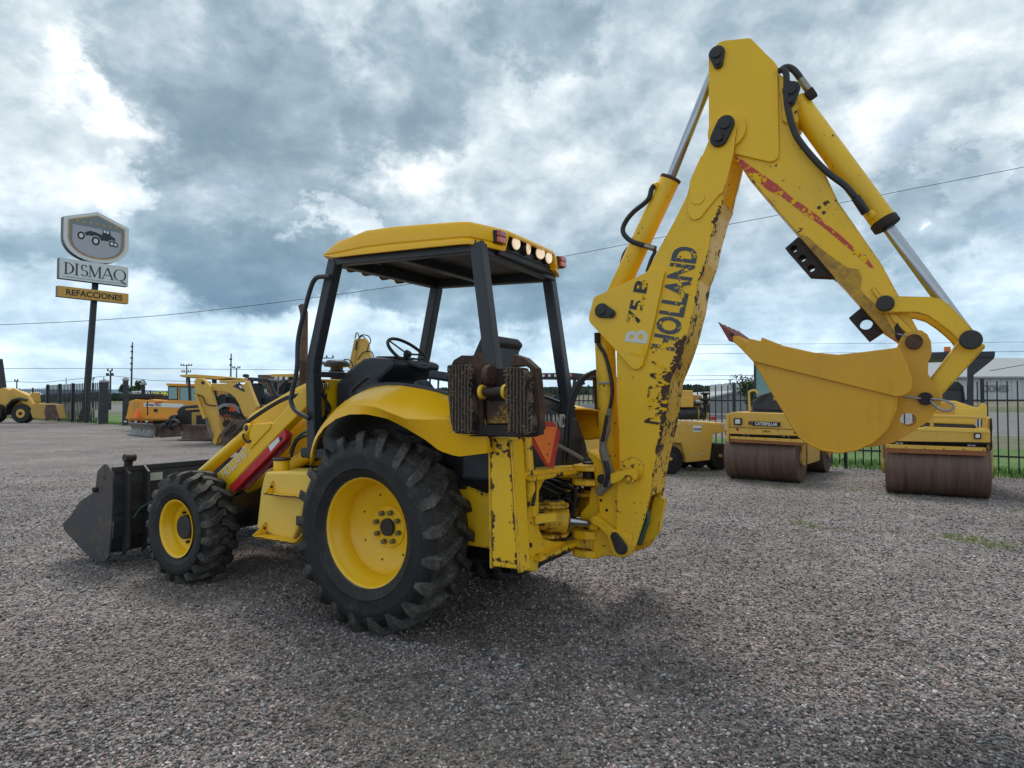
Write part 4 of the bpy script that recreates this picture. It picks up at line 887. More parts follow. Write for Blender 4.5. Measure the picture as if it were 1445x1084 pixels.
for k in range(4):
    z0_=[(0.03,1.542),(0.317,1.536)][0][1]-.05*k; a,b=[(0.051,1.542),(0.328,1.536)]; box('vent_louvre',(a[0],.525,z0_-.012),(b[0],.548,z0_+.012),'cat_old',ho_,.004)
cp_=prism('canopy',[(-0.006,2.451),(0.912,2.437),(0.916,2.42),(0.91,2.335),(-0.007,2.337)],.6,1.9,'dark',rb2,bevel=.01)
prism('canopy_gusset',[(0.537,2.337),(0.91,2.341),(0.89,2.3),(0.611,2.033),(0.531,2.016)],.62,.72,'dark',cp_,bevel=.005)
prism('canopy_post',[(0.537,2.349),(0.621,2.346),(0.607,1.463),(0.522,1.462)],.64,.80,'dark',rb2,bevel=.01)
prism('beacon',[(0.213,2.564),(0.311,2.559),(0.309,2.474),(0.212,2.478)],.85,.97,'beacon',rb2,bevel=.008)
prism('seat',[(0.16,1.585),(0.152,1.764),(0.207,1.903),(0.26,1.934),(0.425,1.925),(0.485,1.848),(0.502,1.66),(0.51,1.523),(0.17,1.522)],.75,1.15,'plastic',rb2,bevel=.06)
prism('seat_panel',[(0.244,1.863),(0.399,1.855),(0.448,1.773),(0.233,1.787)],.73,.75,'black',rb2,bevel=.01)
for k,(a_,b_) in enumerate(((.95,.75),(1.05,.60))): 
    q=[(0.511,1.535),(0.742,1.511)][k]; sphere('blue_hose_cap',(q[0],.7,q[1]),.055,'bluecap',rb2,10)
box('chassis',(-.6,.5,.45),(.70,2.0,1.1),'cat_old',rb2,.03); prism('side_arm',[(0.689,1.313),(0.735,1.336),(0.751,1.201),(0.745,0.841),(0.707,0.749),(0.672,0.838)],-.32,.3,'cat_old',rb2,bevel=.02)
prism('worn_edge',[(0.721,1.292),(0.744,1.315),(0.75,1.158),(0.738,1),(0.745,0.843),(0.712,0.774)],-.35,-.33,'rustdark',rb2,bevel=0)
# ------------------------------------------------------------------ buildings, trees, poles in the distance
o=at(60,75); wh=thing('warehouse','long white metal warehouse with ribbed grey roof beyond the right fence','warehouse',o)
def wall_y(name,pts,y,d,mat,parent,**k): return prism(name,pts,y,y+d,mat,parent,'y',0,**k)
wall_y('wall',[(36.255,4.584),(74.418,4.584),(74.293,0.009),(36.194,0.009)],75,40,'whitewall',wh)
roof_p=[(36.253,4.414),(74.417,4.541)]; roof_q=[(45.96,8.182),(56.711,8.182),(74.12,7.805),(94.331,7.859)]
loft('roof',[[(roof_p[0][0],74.6,roof_p[0][1]),(roof_p[1][0],74.6,roof_p[1][1])],[(roof_q[0][0],95,roof_q[0][1]),(roof_q[3][0],95,roof_q[3][1]+.2)]],'roofmetal',wh,smooth=False,thick=.12)
for k in range(30):
    x=roof_p[0][0]+(roof_p[1][0]-roof_p[0][0])*(k+.5)/30; z=roof_p[0][1]; box('wall_rib',(x-.04,74.94,2.0),(x+.04,75,z-.1),'whitewall',wh,0)
bar('eave',(roof_p[0][0],74.55,roof_p[0][1]-.05),(roof_p[1][0],74.55,roof_p[1][1]-.05),.25,.2,'silver',wh,up=(0,0,1))
L=[(55.902,2.716),(58.357,2.716)]
text('lettering','ICIONES',1.15,'sign_grey',wh,(L[0][0],74.9,L[0][1]),(1,0,0),(0,0,1),.02,sx=.8,bold=.03)
wall_y('skirting_wall',[(52.757,0.666),(69.355,0.666),(69.301,-1.307),(52.716,-1.307)],70,.3,'greywall',wh)
done()
o=at(21,50); gb=thing('shed','grey gable shed behind the fence, left of the double drum roller','shed',o)
wall_y('wall',[(15.442,1.096),(15.447,1.717),(17.938,2.254),(20.473,1.604),(21.319,1.491),(21.304,0.25),(15.435,0.25)],50,14,'greywall',gb)
loft('roof',[[(p[0],49.7,p[1]+.1) for p in [(15.334,1.689),(17.938,2.282),(20.642,1.576)]],[(p[0],64,p[1]+.1) for p in [(15.334,1.689),(17.938,2.282),(20.642,1.576)]]],'roofmetal',gb,smooth=False,thick=.15)
wall_y('low_wall',[(11.853,0.742),(18.852,0.742),(18.841,-0.115),(11.846,-0.115)],40,.3,'greywall',gb)
done()
o=at(-22,55); bb_=thing('brick_building','brown brick building with a green roundel sign in the background','building',o)
wall_y('wall',[(-22.297,3.907),(-20.618,3.907),(-20.572,-0.502),(-22.248,-0.502)],55,10,'brick',bb_)
sg2=wall_y('sign_roundel',[(a,b) for a,b in circ([(-21.811,2.909)][0],.20*1,16)] ,54.85,.1,'greensign',bb_)
for a in(0,1,2): 
    q=[(-22.086,2.475),(-21.837,2.475),(-21.589,2.475)][a]; wall_y('sign_letter',[(q[0]-.09,q[1]-.17),(q[0]+.09,q[1]-.17),(q[0]+.09,q[1]+.17),(q[0]-.09,q[1]+.17)],54.9,.05,'white',bb_)
done()
# trees: trunk, limbs and leaf clumps
def tree(x,y,z,h,w_,label,n=900,leaf=.35,group=None,name='tree'):
    r_=thing(name,label,'tree',(x,y,z),group)
    tube('trunk',[(0,0,-.3),(.02*h,0,h*.25),(-.01*h,.01*h,h*.6)],[h*.035,h*.025,h*.012],'bark',r_,8,smoothp=0)
    V=[];F=[]; cl=[(random.gauss(0,.2)*w_,random.gauss(0,.2)*w_,h*(.60+random.gauss(0,.15)),random.uniform(.18,.30)*w_) for _ in range(12)]
    for k in range(n*2):
        c_=random.choice(cl); d=Vector((random.gauss(0,1),random.gauss(0,1),random.gauss(0,.8))).normalized()*c_[3]*random.uniform(.6,1.05)
        p=Vector(c_[:3])+d
        if p.z<h*.2: continue
        a=Vector((random.gauss(0,1),random.gauss(0,1),random.gauss(0,1))).normalized(); b=a.cross(Vector((random.gauss(0,1),.3,1))).normalized(); s_=leaf*random.uniform(.5,1.1)
        i=len(V); V+=[p-a*s_*.5,p+b*s_*.3,p+a*s_*.5,p-b*s_*.3]; F.append((i,i+1,i+2,i+3))
    mesh('crown',V,F,'foliage',r_)
def G2(px,py,Y): return ((px-722.5)/885*Y, Y, 1.58+(566.4-py)/885*Y)
for (px,base,Y,h,w_,lb,n,lf) in[(1056,598,34,2.9,1.8,'small tree with loose green leaves behind the fence, left of the digging bucket',1100,.16),
   (174,556,150,2.4,2.6,'round green tree on the horizon above the slim gate pillar',500,.5),(190,556,170,2.6,2.0,'narrow dark tree just right of the round horizon tree',300,.5),
   (197,556,165,3.6,2.6,'taller dark tree behind the orange sweeper',500,.5)]:
    x,y,z=G2(px,base,Y); tree(x,y,z,h,w_,lb,n,lf)
# far tree line
V=[];F=[]
for k in range(9000):
    px=random.uniform(-200,1700); Y=random.uniform(235,300); hgt=2.2+2.0*abs(noise.noise(Vector((px*.02,0,1))))+2.2*max(0,noise.noise(Vector((px*.006,3,1))))
    x=(px-722.5)/885*Y; z=.0215*(max(0,( (x-10.35)*.6237+(Y-12.8)*.7817)-2)) if True else 0
    z=min(z,5.9)
    p=Vector((x,Y,z+random.uniform(0,hgt))); a=Vector((random.gauss(0,1),random.gauss(0,.5),random.gauss(0,.6))).normalized(); b=a.cross(Vector((0,1,.2))).normalized(); s_=random.uniform(.9,2.0)
    i=len(V); V+=[p-a*s_,p+b*s_*.6,p+a*s_,p-b*s_*.6]; F.append((i,i+1,i+2,i+3))
M['foliage_far']=simple('distant_foliage',(.045,.07,.045),.9)
tag(mesh('tree_line',V,F,'foliage_far',kind='stuff'),'low dark line of distant trees and scrub along the horizon','trees')
# distant blue hills
V=[];F=[]; n_=120
for k in range(n_+1):
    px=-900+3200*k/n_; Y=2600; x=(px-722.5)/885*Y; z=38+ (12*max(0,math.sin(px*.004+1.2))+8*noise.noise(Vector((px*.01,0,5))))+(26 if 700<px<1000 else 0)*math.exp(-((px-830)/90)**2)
    V+=[(x,Y,0),(x,Y,z),(x,Y+900,z*.2)]
for k in range(n_): 
    a=3*k; F+=[(a,a+3,a+4,a+1),(a+1,a+4,a+5,a+2)]
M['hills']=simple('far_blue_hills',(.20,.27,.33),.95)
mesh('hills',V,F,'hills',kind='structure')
# vehicles and a container behind the left gate
def far_vehicle(name,cat,label,px0,px1,py0,py1,Y,mat,win=None):
    a=G2(px0,py1,Y); b=G2(px1,py0,Y); o=at(a[0],a[1]); t_=thing(name,label,cat,(a[0],a[1],0)); L=b[0]-a[0]; H=b[2]-a[2]
    prof=[(a[0],a[2]+H*.15),(a[0],a[2]+H*.95),(a[0]+L*.72,b[2]),(a[0]+L*.82,a[2]+H*.65),(b[0],a[2]+H*.55),(b[0],a[2]+H*.15)]
    prism('body',prof,Y,Y+2.2,mat,t_,'y',.1)
    prism('window',[(a[0]+L*.60,a[2]+H*.62),(a[0]+L*.62,a[2]+H*.9),(a[0]+L*.72,a[2]+H*.9),(a[0]+L*.79,a[2]+H*.62)],Y-.03,Y,'inkplain',t_,'y',0)
    for f in(.2,.8): cyl('wheel',(a[0]+L*f,Y-.05,a[2]+H*.15),(a[0]+L*f,Y+.3,a[2]+H*.15),H*.17,'inkplain',t_,14,0)
    done()
far_vehicle('truck','truck','bright yellow truck far behind the orange sweeper',219.5,229,552.5,559.5,120,'busyellow'); far_vehicle('truck','truck','small yellow vehicle beside the bright yellow truck',212,218,553.5,558.5,118,'busyellow')
far_vehicle('van','van','white van beyond the gate between the two pillars',185,200,552,558.5,110,'white'); far_vehicle('car','car','white car seen through the gate, left of the sign pole',30,46,553,558,100,'white')
far_vehicle('van','van','white box van beyond the road, left of the yellow vehicles',203,211,553,558.5,125,'white')
# utility poles
def upole(px,pt,pb,Y,label,arms=(),r=.14,lean=0,mat='wood',ins=True):
    a=G2(px,pb,Y); b=G2(px+lean,pt,Y); o=at(a[0],a[1]); t_=thing('utility_pole',label,'utility pole',(a[0],a[1],0))
    cyl('mast',(a[0],Y,a[2]-2),(b[0],Y,b[2]),r*1.2,mat,t_,10,0,r2=r*.7)
    for (py,hw) in arms:
        z=G2(px,py,Y)[2]; w_=hw*Y/885
        xx=a[0]+(b[0]-a[0])*(z-a[2])/(b[2]-a[2])
        bar('cross_arm',(xx-w_,Y-.15,z),(xx+w_,Y-.15,z),.16,.12,mat,t_,up=(0,0,1),bevel=0)
        for f in((-1,-.5,.5,1) if hw>3 else(-1,1)):
            cyl('insulator',(xx+w_*f,Y-.15,z),(xx+w_*f,Y-.15,z+.35),.10,mat,t_,6,0)
    done()
upole(185,483,556,150,'tall thin steel pylon mast right of the sign, above the slim pillar',[(490,1.2),(497,1.2),(506,1.3),(514,1.3),(523,1.3)],.20,.8)
upole(155.5,523,560,90,'short dark utility pole with transformer arms right of the sign pole',[(523.5,3),(530,4.5)],.15)
upole(263,514,560,120,'double armed utility pole behind the orange sweeper roof',[(516,7.5),(525,6)],.14)
upole(325,499,560,150,'tall thin mast above the bent digger boom',[(508,1.2),(516,1.2)],.20,.6)
upole(333.5,519,560,120,'T topped utility pole right of the thin mast',[(519.5,5)],.14)
upole(23.5,537,560,110,'short utility pole at the far left above the loader',[(538,2)],.13); upole(93,533,560,130,'thin pole left of the sign pole',[],.10); upole(146,532,560,130,'thin pole just right of the sign pole',[],.10); upole(131,534,560,110,'thin pole hidden against the sign pole',[(535,2)],.10)
upole(452,505,560,80,'utility pole with long arms seen behind the front cab post',[(505.5,18),(514,5)],.12)
# wires
def wire(label,pts,r,sag=0):
    P=[Vector(p) for p in pts]
    o=tube('overhead_wire',P,r,'inkplain',None,5,smoothp=0)
    return tag(o,label,'wire','overhead wires')
def wpx(L,Y,n=14):
    out=[]
    for i in range(len(L)-1):
        for k in range(n):
            f=k/n; px=L[i][0]+(L[i+1][0]-L[i][0])*f; py=L[i][1]+(L[i+1][1]-L[i][1])*f; out.append(G2(px,py,Y))
    out.append(G2(*L[-1],Y)); return out
wire('long wire crossing the whole sky behind the canopy and boom',resample(smoothpath([Vector(G2(px,py,60)) for px,py in((-120,462),(0,458),(120,452.5),(250,442.5),(420,422.5),(600,396.5),(800,360),(960,328.5),(1120,298),(1300,262.5),(1445,234),(1600,202))],6),80),.028)
for i,(L,Y,r,lb) in enumerate([([(-100,520),(200,520),(500,523)],150,.05,'thin far wire just above the horizon at the left'),([(900,500),(1300,497),(1700,494)],120,.035,'upper thin wire behind the digging bucket'),([(900,487),(1300,484),(1700,480)],120,.03,'topmost thin wire behind the digging bucket'),([(900,531),(1300,528),(1700,524)],120,.04,'middle wire behind the digging bucket'),([(900,537),(1300,533),(1700,529)],120,.04,'lower wire behind the digging bucket'),([(1290,542),(1445,515),(1600,488)],80,.04,'sloping wire over the warehouse roof'),([(156,530),(60,540),(-60,536)],90,.03,'sagging wire left of the dark utility pole'),([(156,530),(215,537),(330,540)],90,.03,'sagging wire right of the dark utility pole')]):
    tag(tube('overhead_wire',wpx(L,Y),r,'inkplain',None,4,smoothp=0),lb,'wire','overhead wires')
done()

# ================================================================== the backhoe loader
# local frame: x forward, y to the machine's left, z up; origin on the ground under the rear axle
BH=thing('backhoe_loader','large yellow backhoe loader with open canopy and its digging arm raised, standing on the gravel','backhoe loader',(-.52,5.12,0),rot=(0,0,math.pi-.549))
def tyre(name,parent,c,Ro,w,ri,nl,style,mat='rubber'):
    prof=[(-.36,ri-.004),(-.40,ri+.012),(-.455,ri+.05),(-.474,ri+.068),(-.488,ri+.072),(-.480,ri+.078),(-.50,(ri+Ro)/2-.02),(-.506,(ri+Ro)/2+.012),(-.498,(ri+Ro)/2+.018),(-.495,(ri+Ro)/2+.04),(-.465,Ro-.11),(-.40,Ro-.070),(-.25,Ro-.056),(0,Ro-.050)]
    prof=prof+[(-h,r) for h,r in reversed(prof[:-1])]
    n=88;V=[];F=[];Mi=[]
    for h,r in prof:
        for j in range(n):
            t_=2*math.pi*j/n; V.append((c[0]+r*math.cos(t_),c[1]+h*w,c[2]+r*math.sin(t_)))
    for i in range(len(prof)-1):
        for j in range(n):
            F.append((i*n+j,i*n+(j+1)%n,(i+1)*n+(j+1)%n,(i+1)*n+j)); Mi.append(0 if abs(prof[i][0])>.41 or abs(prof[i+1][0])>.41 else 1)
    if style=='lug':
        ys=[-.02,.10,.22,.34,.44,.490,.500]; rb=[.055,.056,.06,.072,.11,.145,.175]; rt=[0,0,.003,.008,.024,.070,.135]
        th=[.0,.055,.105,.150,.185,.20,.205]; hw=[.021,.025,.029,.032,.035,.033,.022]
    else:
        ys=[-.07,.03,.10,.17,.28,.38,.46,.495]; rb=[.055,.055,.055,.056,.06,.07,.10,.13]; rt=[0,0,0,0,.002,.006,.024,.075]
        th=[-.01,0,.035,.085,.13,.145,.15,.15]; hw=[.028,.030,.030,.030,.030,.030,.028,.020]
    for s in(1,-1):
        for q in range(nl):
            t0=2*math.pi*(q+(0 if s>0 else .5))/nl
            jit=random.uniform(-.004,.004); b0=len(V)
            for y,b_,t_,dt,hh in zip(ys,rb,rt,th,hw):
                for rr,wd in((Ro-b_-.006,hh*1.35),(Ro-t_+jit*.3,hh),):
                    for sg in((-1,1) if rr==Ro-b_-.006 else (1,-1)):
                        a=t0-dt+sg*wd/Ro
                        V.append((c[0]-rr*math.cos(a),c[1]+s*y*w,c[2]+rr*math.sin(a)))
            k=len(ys)
            for i in range(k-1):
                for j in range(4):
                    a,b2=b0+i*4+j,b0+i*4+(j+1)%4
                    F.append((a,b2,b2+4,a+4)); Mi.append(1)
            F.append(tuple(b0+j for j in range(4)));Mi.append(1)
            F.append(tuple(b0+(k-1)*4+j for j in reversed(range(4))));Mi.append(1)
    o=mesh(name,V,F,[mat,'tread'],parent)
    for p,mi in zip(o.data.polygons,Mi): p.material_index=mi; p.use_smooth=(len(V)and p.index<n*(len(prof)-1))
    fixn(o); bev(o,.004,1); return o
def rear_wheel(s):
    c=(0,s*.77,.68)
    w_=lathe('rear_wheel',[(s*(-.08),.012),(s*(-.08),.15),(s*(-.055),.17),(s*(-.05),.27),(s*(-.02),.315),(s*(0.0),.325)],'yellow',BH,56,c)
    w_['label']='yellow dished disc of the rear wheel'
    lathe('rim',[(s*.165,.392),(s*.163,.372),(s*.145,.360),(s*.10,.352),(s*.08,.328),(s*.0,.322),(s*-.05,.322),(s*-.12,.352),(s*-.15,.385)],'yellow',w_,64,c)
    tyre('tyre',w_,c,.70,.43,.372,21,'lug')
    cyl('hub_cap',(c[0],c[1]+s*(-.085),c[2]),(c[0],c[1]+s*(-.045),c[2]),.062,'pinblack',w_,28,.005)
    cyl('hub_plate',(c[0],c[1]+s*(-.085),c[2]),(c[0],c[1]+s*(-.070),c[2]),.148,'yellow',w_,40,.004)
    for i in range(8):
        a=2*math.pi*(i+.35)/8; p=(c[0]+.108*math.cos(a),c[2]+.108*math.sin(a))
        cyl('lug_nut',(p[0],c[1]+s*(-.072),p[1]),(p[0],c[1]+s*(-.035),p[1]),.019,'nut',w_,6,.003)
    for i in range(7):
        a=2*math.pi*i/7+.4; cyl('weight_hole',(c[0]+.235*math.cos(a),c[1]+s*(-.056),c[2]+.235*math.sin(a)),(c[0]+.235*math.cos(a),c[1]+s*(-.049),c[2]+.235*math.sin(a)),.008,'black',w_,10,0)
def front_wheel(s):
    c=(2.23,s*.80,.475)
    w_=lathe('front_wheel',[(s*.01,.01),(s*.01,.135),(s*.03,.16),(s*.05,.19),(s*.04,.21)],'yellow',BH,48,c)
    w_['label']='yellow disc of the front wheel'
    lathe('rim',[(s*.150,.252),(s*.149,.238),(s*.13,.226),(s*.09,.220),(s*.075,.202),(s*.0,.20),(s*-.1,.22),(s*-.14,.245)],'yellow',w_,56,c)
    tyre('tyre',w_,c,.487,.335,.238,19,'block')
    cyl('hub_cap',(c[0],c[1],c[2]),(c[0],c[1]+s*.085,c[2]),.105,'pinblack',w_,32,.012)
    for i in range(8):
        a=2*math.pi*(i+.2)/8; cyl('lug_nut',(c[0]+.14*math.cos(a),c[1]+s*.01,c[2]+.14*math.sin(a)),(c[0]+.14*math.cos(a),c[1]+s*.04,c[2]+.14*math.sin(a)),.013,'pinblack',w_,6,.002)
for s in(1,-1): rear_wheel(s); front_wheel(s)
# --- chassis, axles
ch=box('chassis',(-.98,-.30,.42),(2.75,.30,.84),'black',BH,.02)
cyl('rear_axle',(0,-.60,.68),(0,.60,.68),.13,'yellow_old',ch,28)
cyl('front_axle',(2.23,-.64,.475),(2.23,.64,.475),.085,'black',ch,20)
box('side_panel',(-.84,.46,.60),(-.28,.60,1.09),'yellow_old',ch,.012)
box('side_panel',(-.84,-.60,.60),(-.28,-.46,1.09),'yellow_old',ch,.012)
box('transmission',(.1,-.34,.34),(1.3,.34,.95),'black',ch,.03)
box('platform',(-.86,-.62,1.12),(1.04,.62,1.20),'plastic',BH,.015)
box('fender_liner',(-.62,.44,.98),(.62,.62,1.46),'black',BH,.02)
box('fender_liner',(-.62,-.62,.98),(.62,-.44,1.46),'black',BH,.02)
# --- fenders
A=[(0.492,1.117),(0.471,1.235),(0.428,1.318),(0.349,1.396),(0.228,1.463),(0.104,1.494),(-0.05,1.498),(-0.211,1.471),(-0.366,1.411),(-0.544,1.334),(-0.65,1.271),(-0.791,1.242),(-1.037,1.277)]
B=[(0.501,1.193),(0.461,1.301),(0.418,1.364),(0.331,1.441),(0.226,1.513),(0.136,1.548),(0.014,1.553),(-0.15,1.541),(-0.255,1.512),(-0.417,1.467),(-0.593,1.463),(-0.783,1.468),(-1.03,1.472)]
Cc=[(0.713,1.301),(0.658,1.385),(0.596,1.451),(0.513,1.523),(0.422,1.577),(0.305,1.635),(0.172,1.676),(0.03,1.69),(-0.112,1.686),(-0.326,1.656),(-0.456,1.63),(-0.577,1.596),(-0.829,1.513)]
Dd=[(0.734,1.31),(0.671,1.394),(0.601,1.461),(0.525,1.533),(0.449,1.582),(0.33,1.641),(0.2,1.681),(0.06,1.695),(-0.083,1.691),(-0.299,1.662),(-0.431,1.636),(-0.553,1.601),(-0.814,1.512)]
def fender(s):
    cs=[]
    for L,v in((A,.955),(A,.985),(B,.975),(Cc,.70),(Dd,.66)):
        P=resample(VZ(L,v),40)
        if L is A: P=[Vector((p.x,v-.045*min(1,max(0,(i-14)/8)),p.z)) for i,p in enumerate(P)]
        if L is B: P=[Vector((p.x,v+.02*min(1,max(0,(i-14)/8)),p.z)) for i,p in enumerate(P)]
        cs.append(P)
    a=cs[0]
    a=[Vector((p.x,p.y,p.z+.014)) for p in a]; cs[0]=a
    # subtle bulge between the crease and the inner top
    mid=[cs[2][i].lerp(cs[3][i],.35)+Vector((0,.006,.010)) for i in range(40)]; mid2=[cs[2][i].lerp(cs[3][i],.7)+Vector((0,.006,.012)) for i in range(40)]
    bb=[cs[2][i].lerp(cs[3][i],.06)+Vector((0,0,.004)) for i in range(40)]
    cs=[cs[0],cs[1],cs[2],bb,mid,mid2,cs[3],cs[4]]
    if s<0: cs=[[Vector((p.x,-p.y,p.z)) for p in c] for c in cs]
    o=loft('fender',cs,'yellow_clean',BH,thick=.012); fixn(o); o.data.set_sharp_from_angle(angle=R(17))
    tr=[Vector((p[0],s*.668,p[1]+.006)) for p in Dd[5:]]
    tube('fender_trim',tr,0,'plastic',o,4,False,4,sec=[(-.012,-.02),(.016,-.02),(.016,.02),(-.012,.02)])
    # closing inner wall of the arch
    cu=[Vector((p[0],s*.64,p[1])) for p in Dd]; lo=[Vector((p.x,s*.64,max(.72,p.z-.62+abs(p.x)*.1))) for p in cu]
    loft('arch_wall',[cu,lo],'black',o,thick=.01)
    return o
fender(1); fender(-1)
# --- canopy
posts=[('front',.59,[(.675,2.70),(.925,1.865),(.895,1.15)]),('rear',.59,[(-.70,2.655),(-.835,1.74),(-.87,1.15)]),
       ('rear',-.59,[(-.61,2.66),(-.80,1.47),(-.83,1.15)]),('front',-.59,[(.59,2.66),(.80,1.745),(.86,1.15)])]
for nm,v,pp in posts:
    pl=[pp[0]]
    if len(pp)==3 and nm=='front':
        a,b,c_=map(Vector,pp); pl=[a,b.lerp(a,.07),b.lerp(c_,.08),c_]
    else: pl=pp
    o=tube('canopy_post',VZ([tuple(p) for p in pl],v),0,'dark',BH,4,False,0,sec=[(-.046,-.046),(.046,-.046),(.046,.046),(-.046,.046)]); fixn(o); bev(o,.012,3)
def zb(u): return 2.672+.045*u+(.035 if u>.70 else 0)
fr=[]
for a,b in(((.68,.59),(-.70,.59)),((.62,-.59),(-.64,-.59)),((-.69,.59),(-.64,-.59)),((.67,.59),(.60,-.59)),((.02,.59),(0,-.59))):
    fr.append(bar('roof_beam',(a[0],a[1],zb(a[0])-.005),(b[0],b[1],zb(b[0])-.005),.075,.085,'dark',BH,up=(0,0,1),bevel=.008))
def ztop(u):
    P=[(-.80,2.785),(-.72,2.787),(-.24,2.825),(0,2.845),(.28,2.855),(.45,2.83),(.62,2.815),(.76,2.765),(.88,2.735)]
    if u<=P[0][0]: return P[0][1]
    for (a,x),(b,y) in zip(P,P[1:]):
        if u<=b: return x+(y-x)*(u-a)/(b-a)
    return P[-1][1]
half=[(.88,.0),(.875,.30),(.84,.53),(.765,.645),(.60,.68),(.45,.685),(.28,.69),(0,.69),(-.24,.69),(-.45,.685),(-.62,.68),(-.68,.665),(-.72,.58),(-.765,.46),(-.79,.385),(-.80,.345),(-.805,.0)]
plan=half+[(u,-v) for u,v in reversed(half[1:-1])]
def rear(u,v): return u<-.78 and abs(v)<.36
def ring(f,dz,top,crown=0):
    out=[]
    for u,v in plan:
        x,y=u*f,v*f
        z=(ztop(u) if top else zb(u)+(.118 if rear(u,v) else 0))+dz
        if crown: z=ztop(x)+crown
        out.append((x,y,z))
    return out
def lerpr(a,b,t_): return [tuple(p+(q-p)*t_ for p,q in zip(r_,s_)) for r_,s_ in zip(a,b)]
bot=ring(1,0,False); tp=ring(.985,0,True)
g1=lerpr(bot,tp,.30); g1=[(x*.985,y*.985,z) for x,y,z in g1]
curv=[ring(.93,.012,False),ring(.985,-.002,False),bot,lerpr(bot,tp,.20),g1,lerpr(bot,tp,.36),lerpr(bot,tp,.9),ring(.97,.010,True),ring(.85,0,True,.030),ring(.5,0,True,.045),ring(.02,0,True,.05)]
roof=loft('roof',curv,'yellow_clean',BH,close=True); fixn(roof)
bev(roof,.006,2)
prism('roof_lining',[(u*.955,v*.955) for u,v in plan if not rear(u,v)],2.70,2.705,'black',roof,'z',0)
vs=roof.children[0].data.vertices
for q in vs: q.co.z=zb(q.co.x)+(.02 if q.co.z<2.7025 else .026)
prism('ceiling_panel',[(0.026,0.286),(-0.402,0.437),(-0.43,0.262),(0.12,0.063)],2.686,2.69,'plastic',roof,'z',0)
bar('lamp_bracket',(-.72,-.40,2.665),(-.72,.40,2.665),.10,.05,'black',roof,up=(1,0,0),bevel=.004)
for i,(px) in enumerate([(0.221,2.727),(0.057,2.727),(-0.155,2.73),(-0.278,2.721)]):
    v,z=px; a=[.10,-.25,.30,.05][i]
    d=Vector((-1,a,-.05)).normalized(); c0=Vector((-.735,v,z))
    h=cyl('work_lamp',c0-d*.03,c0+d*.045,.050,'black',BH,24,.006)
    h['label']='round work lamp housing under the rear of the canopy roof'
    cyl('lens',c0+d*.04,c0+d*.056,.046,'lens',h,24,.006)
for i,(v,z) in enumerate([(.30,2.72),(.12,2.72),(-.1,2.72),(-.3,2.72)]):
    h=cyl('work_lamp',(.76,v,z),(.83,v,z),.048,'black',BH,20,.005); cyl('lens',(.825,v,z),(.84,v,z),.044,'lens',h,20,.005)
for (v,z),u in zip([(0.43,2.724),(-0.591,2.749)],(-.70,-.66)):
    s=1 if v>0 else -1
    h=box('tail_lamp',(u-.075,v-.05,z-.045),(u-.02,v+.05,z+.045),'black',BH,.006)
    box('lens',(u-.10,v-.046,z-.0),(u-.074,v+.046,z+.042),'redlens',h,.006); box('lens',(u-.10,v-.046,z-.042),(u-.074,v+.046,z-.002),'orangelens',h,.006)
# --- cab floor furniture
dash=prism('dashboard',[(.92,1.20),(.915,1.738),(.80,1.83),(.70,1.885),(.60,1.935),(.50,1.94),(.34,1.925),(.26,1.90),(.28,1.84),(.44,1.74),(.50,1.55),(.56,1.2)],-.24,.36,'plastic',BH,bevel=.03)
col_=bar('steering_column',(.52,.05,1.68),(.42,.05,1.93),.15,.17,'plastic',BH,bevel=.02)
prism('instrument_panel',[(.60,1.945),(.36,1.935),(.37,1.950),(.58,1.958)],-.12,.22,'black',dash,bevel=.003)
sw=Vector((.385,.05,1.985)); nn=Vector((-.66,0,.75)).normalized(); e1=Vector((.75,0,.66)).normalized(); e2=Vector((0,1,0))
pts=[sw+(e1*math.cos(a)+e2*math.sin(a))*.195 for a in [2*math.pi*i/40 for i in range(41)]]
st=tube('steering_wheel',pts,.014,'black',BH,10,True,0,caps=False)
cyl('wheel_hub',sw-nn*.03,sw+nn*.012,.034,'black',st,20)
cyl('steering_shaft',sw-nn*.12,sw-nn*.02,.022,'black',st,14)
for a in(.6,2.6,4.7): bar('spoke',sw-nn*.01,sw+(e1*math.cos(a)+e2*math.sin(a))*.19,.020,.010,'black',st,up=tuple(nn))
tube('grab_handle',VZ([(0.458,1.577),(0.485,1.637),(0.466,1.67),(0.325,1.755),(0.273,1.757),(0.193,1.699)],.60),.014,'black',BH,8,smoothp=4)
tube('hand_rail',VZ([(0.631,2.553),(0.767,2.564),(0.823,2.541),(0.864,2.477),(0.912,2.356),(1.001,2.093),(1.015,1.84),(1.072,1.64),(1.079,1.571),(1.018,1.502),(0.859,1.442)],.68),.019,'dark',BH,10,smoothp=5)
bar('cross_bar',(.90,.57,1.80),(.84,.30,1.80),.045,.045,'dark',BH,up=(0,0,1))
box('firewall',(.94,-.52,1.20),(1.04,.53,1.765),'yellow',BH,.01)
for k,(dx,dy) in enumerate([(0,0),(.03,-.05),(-.02,.05)]):
    tube('hose',[(.93+dx,.47+dy,1.75),(.92+dx,.48+dy,1.65),(.90-dx,.46-dy,1.52),(.92,.48+dy*.5,1.42),(.93,.47,1.30)],.009,'hose',BH,6)
for k in range(3): cyl('hose_fitting',(.925,.44+.045*k,1.68),(.925,.44+.045*k,1.73),.012,'fitting',BH,8)
seat=box('seat',(-.34,-.24,1.50),(.12,.24,1.62),'plastic',BH,.04)
sb=loft('backrest',[[(-.36-.05*k+dz*.10*-1+d,y,1.56+.50*dz) for y in(-.25,-.20,0,.20,.25)] for k,d,dz in((0,0,0),(0,.02,.25),(0,0,.5),(0,-.03,.75),(0,-.06,.93),(0,-.09,1.0))],'black',seat,thick=.09)
bev(sb,.03,3)
box('seat_shell',(-.545,-.22,1.60),(-.515,.22,2.00),'plastic',seat,.012)
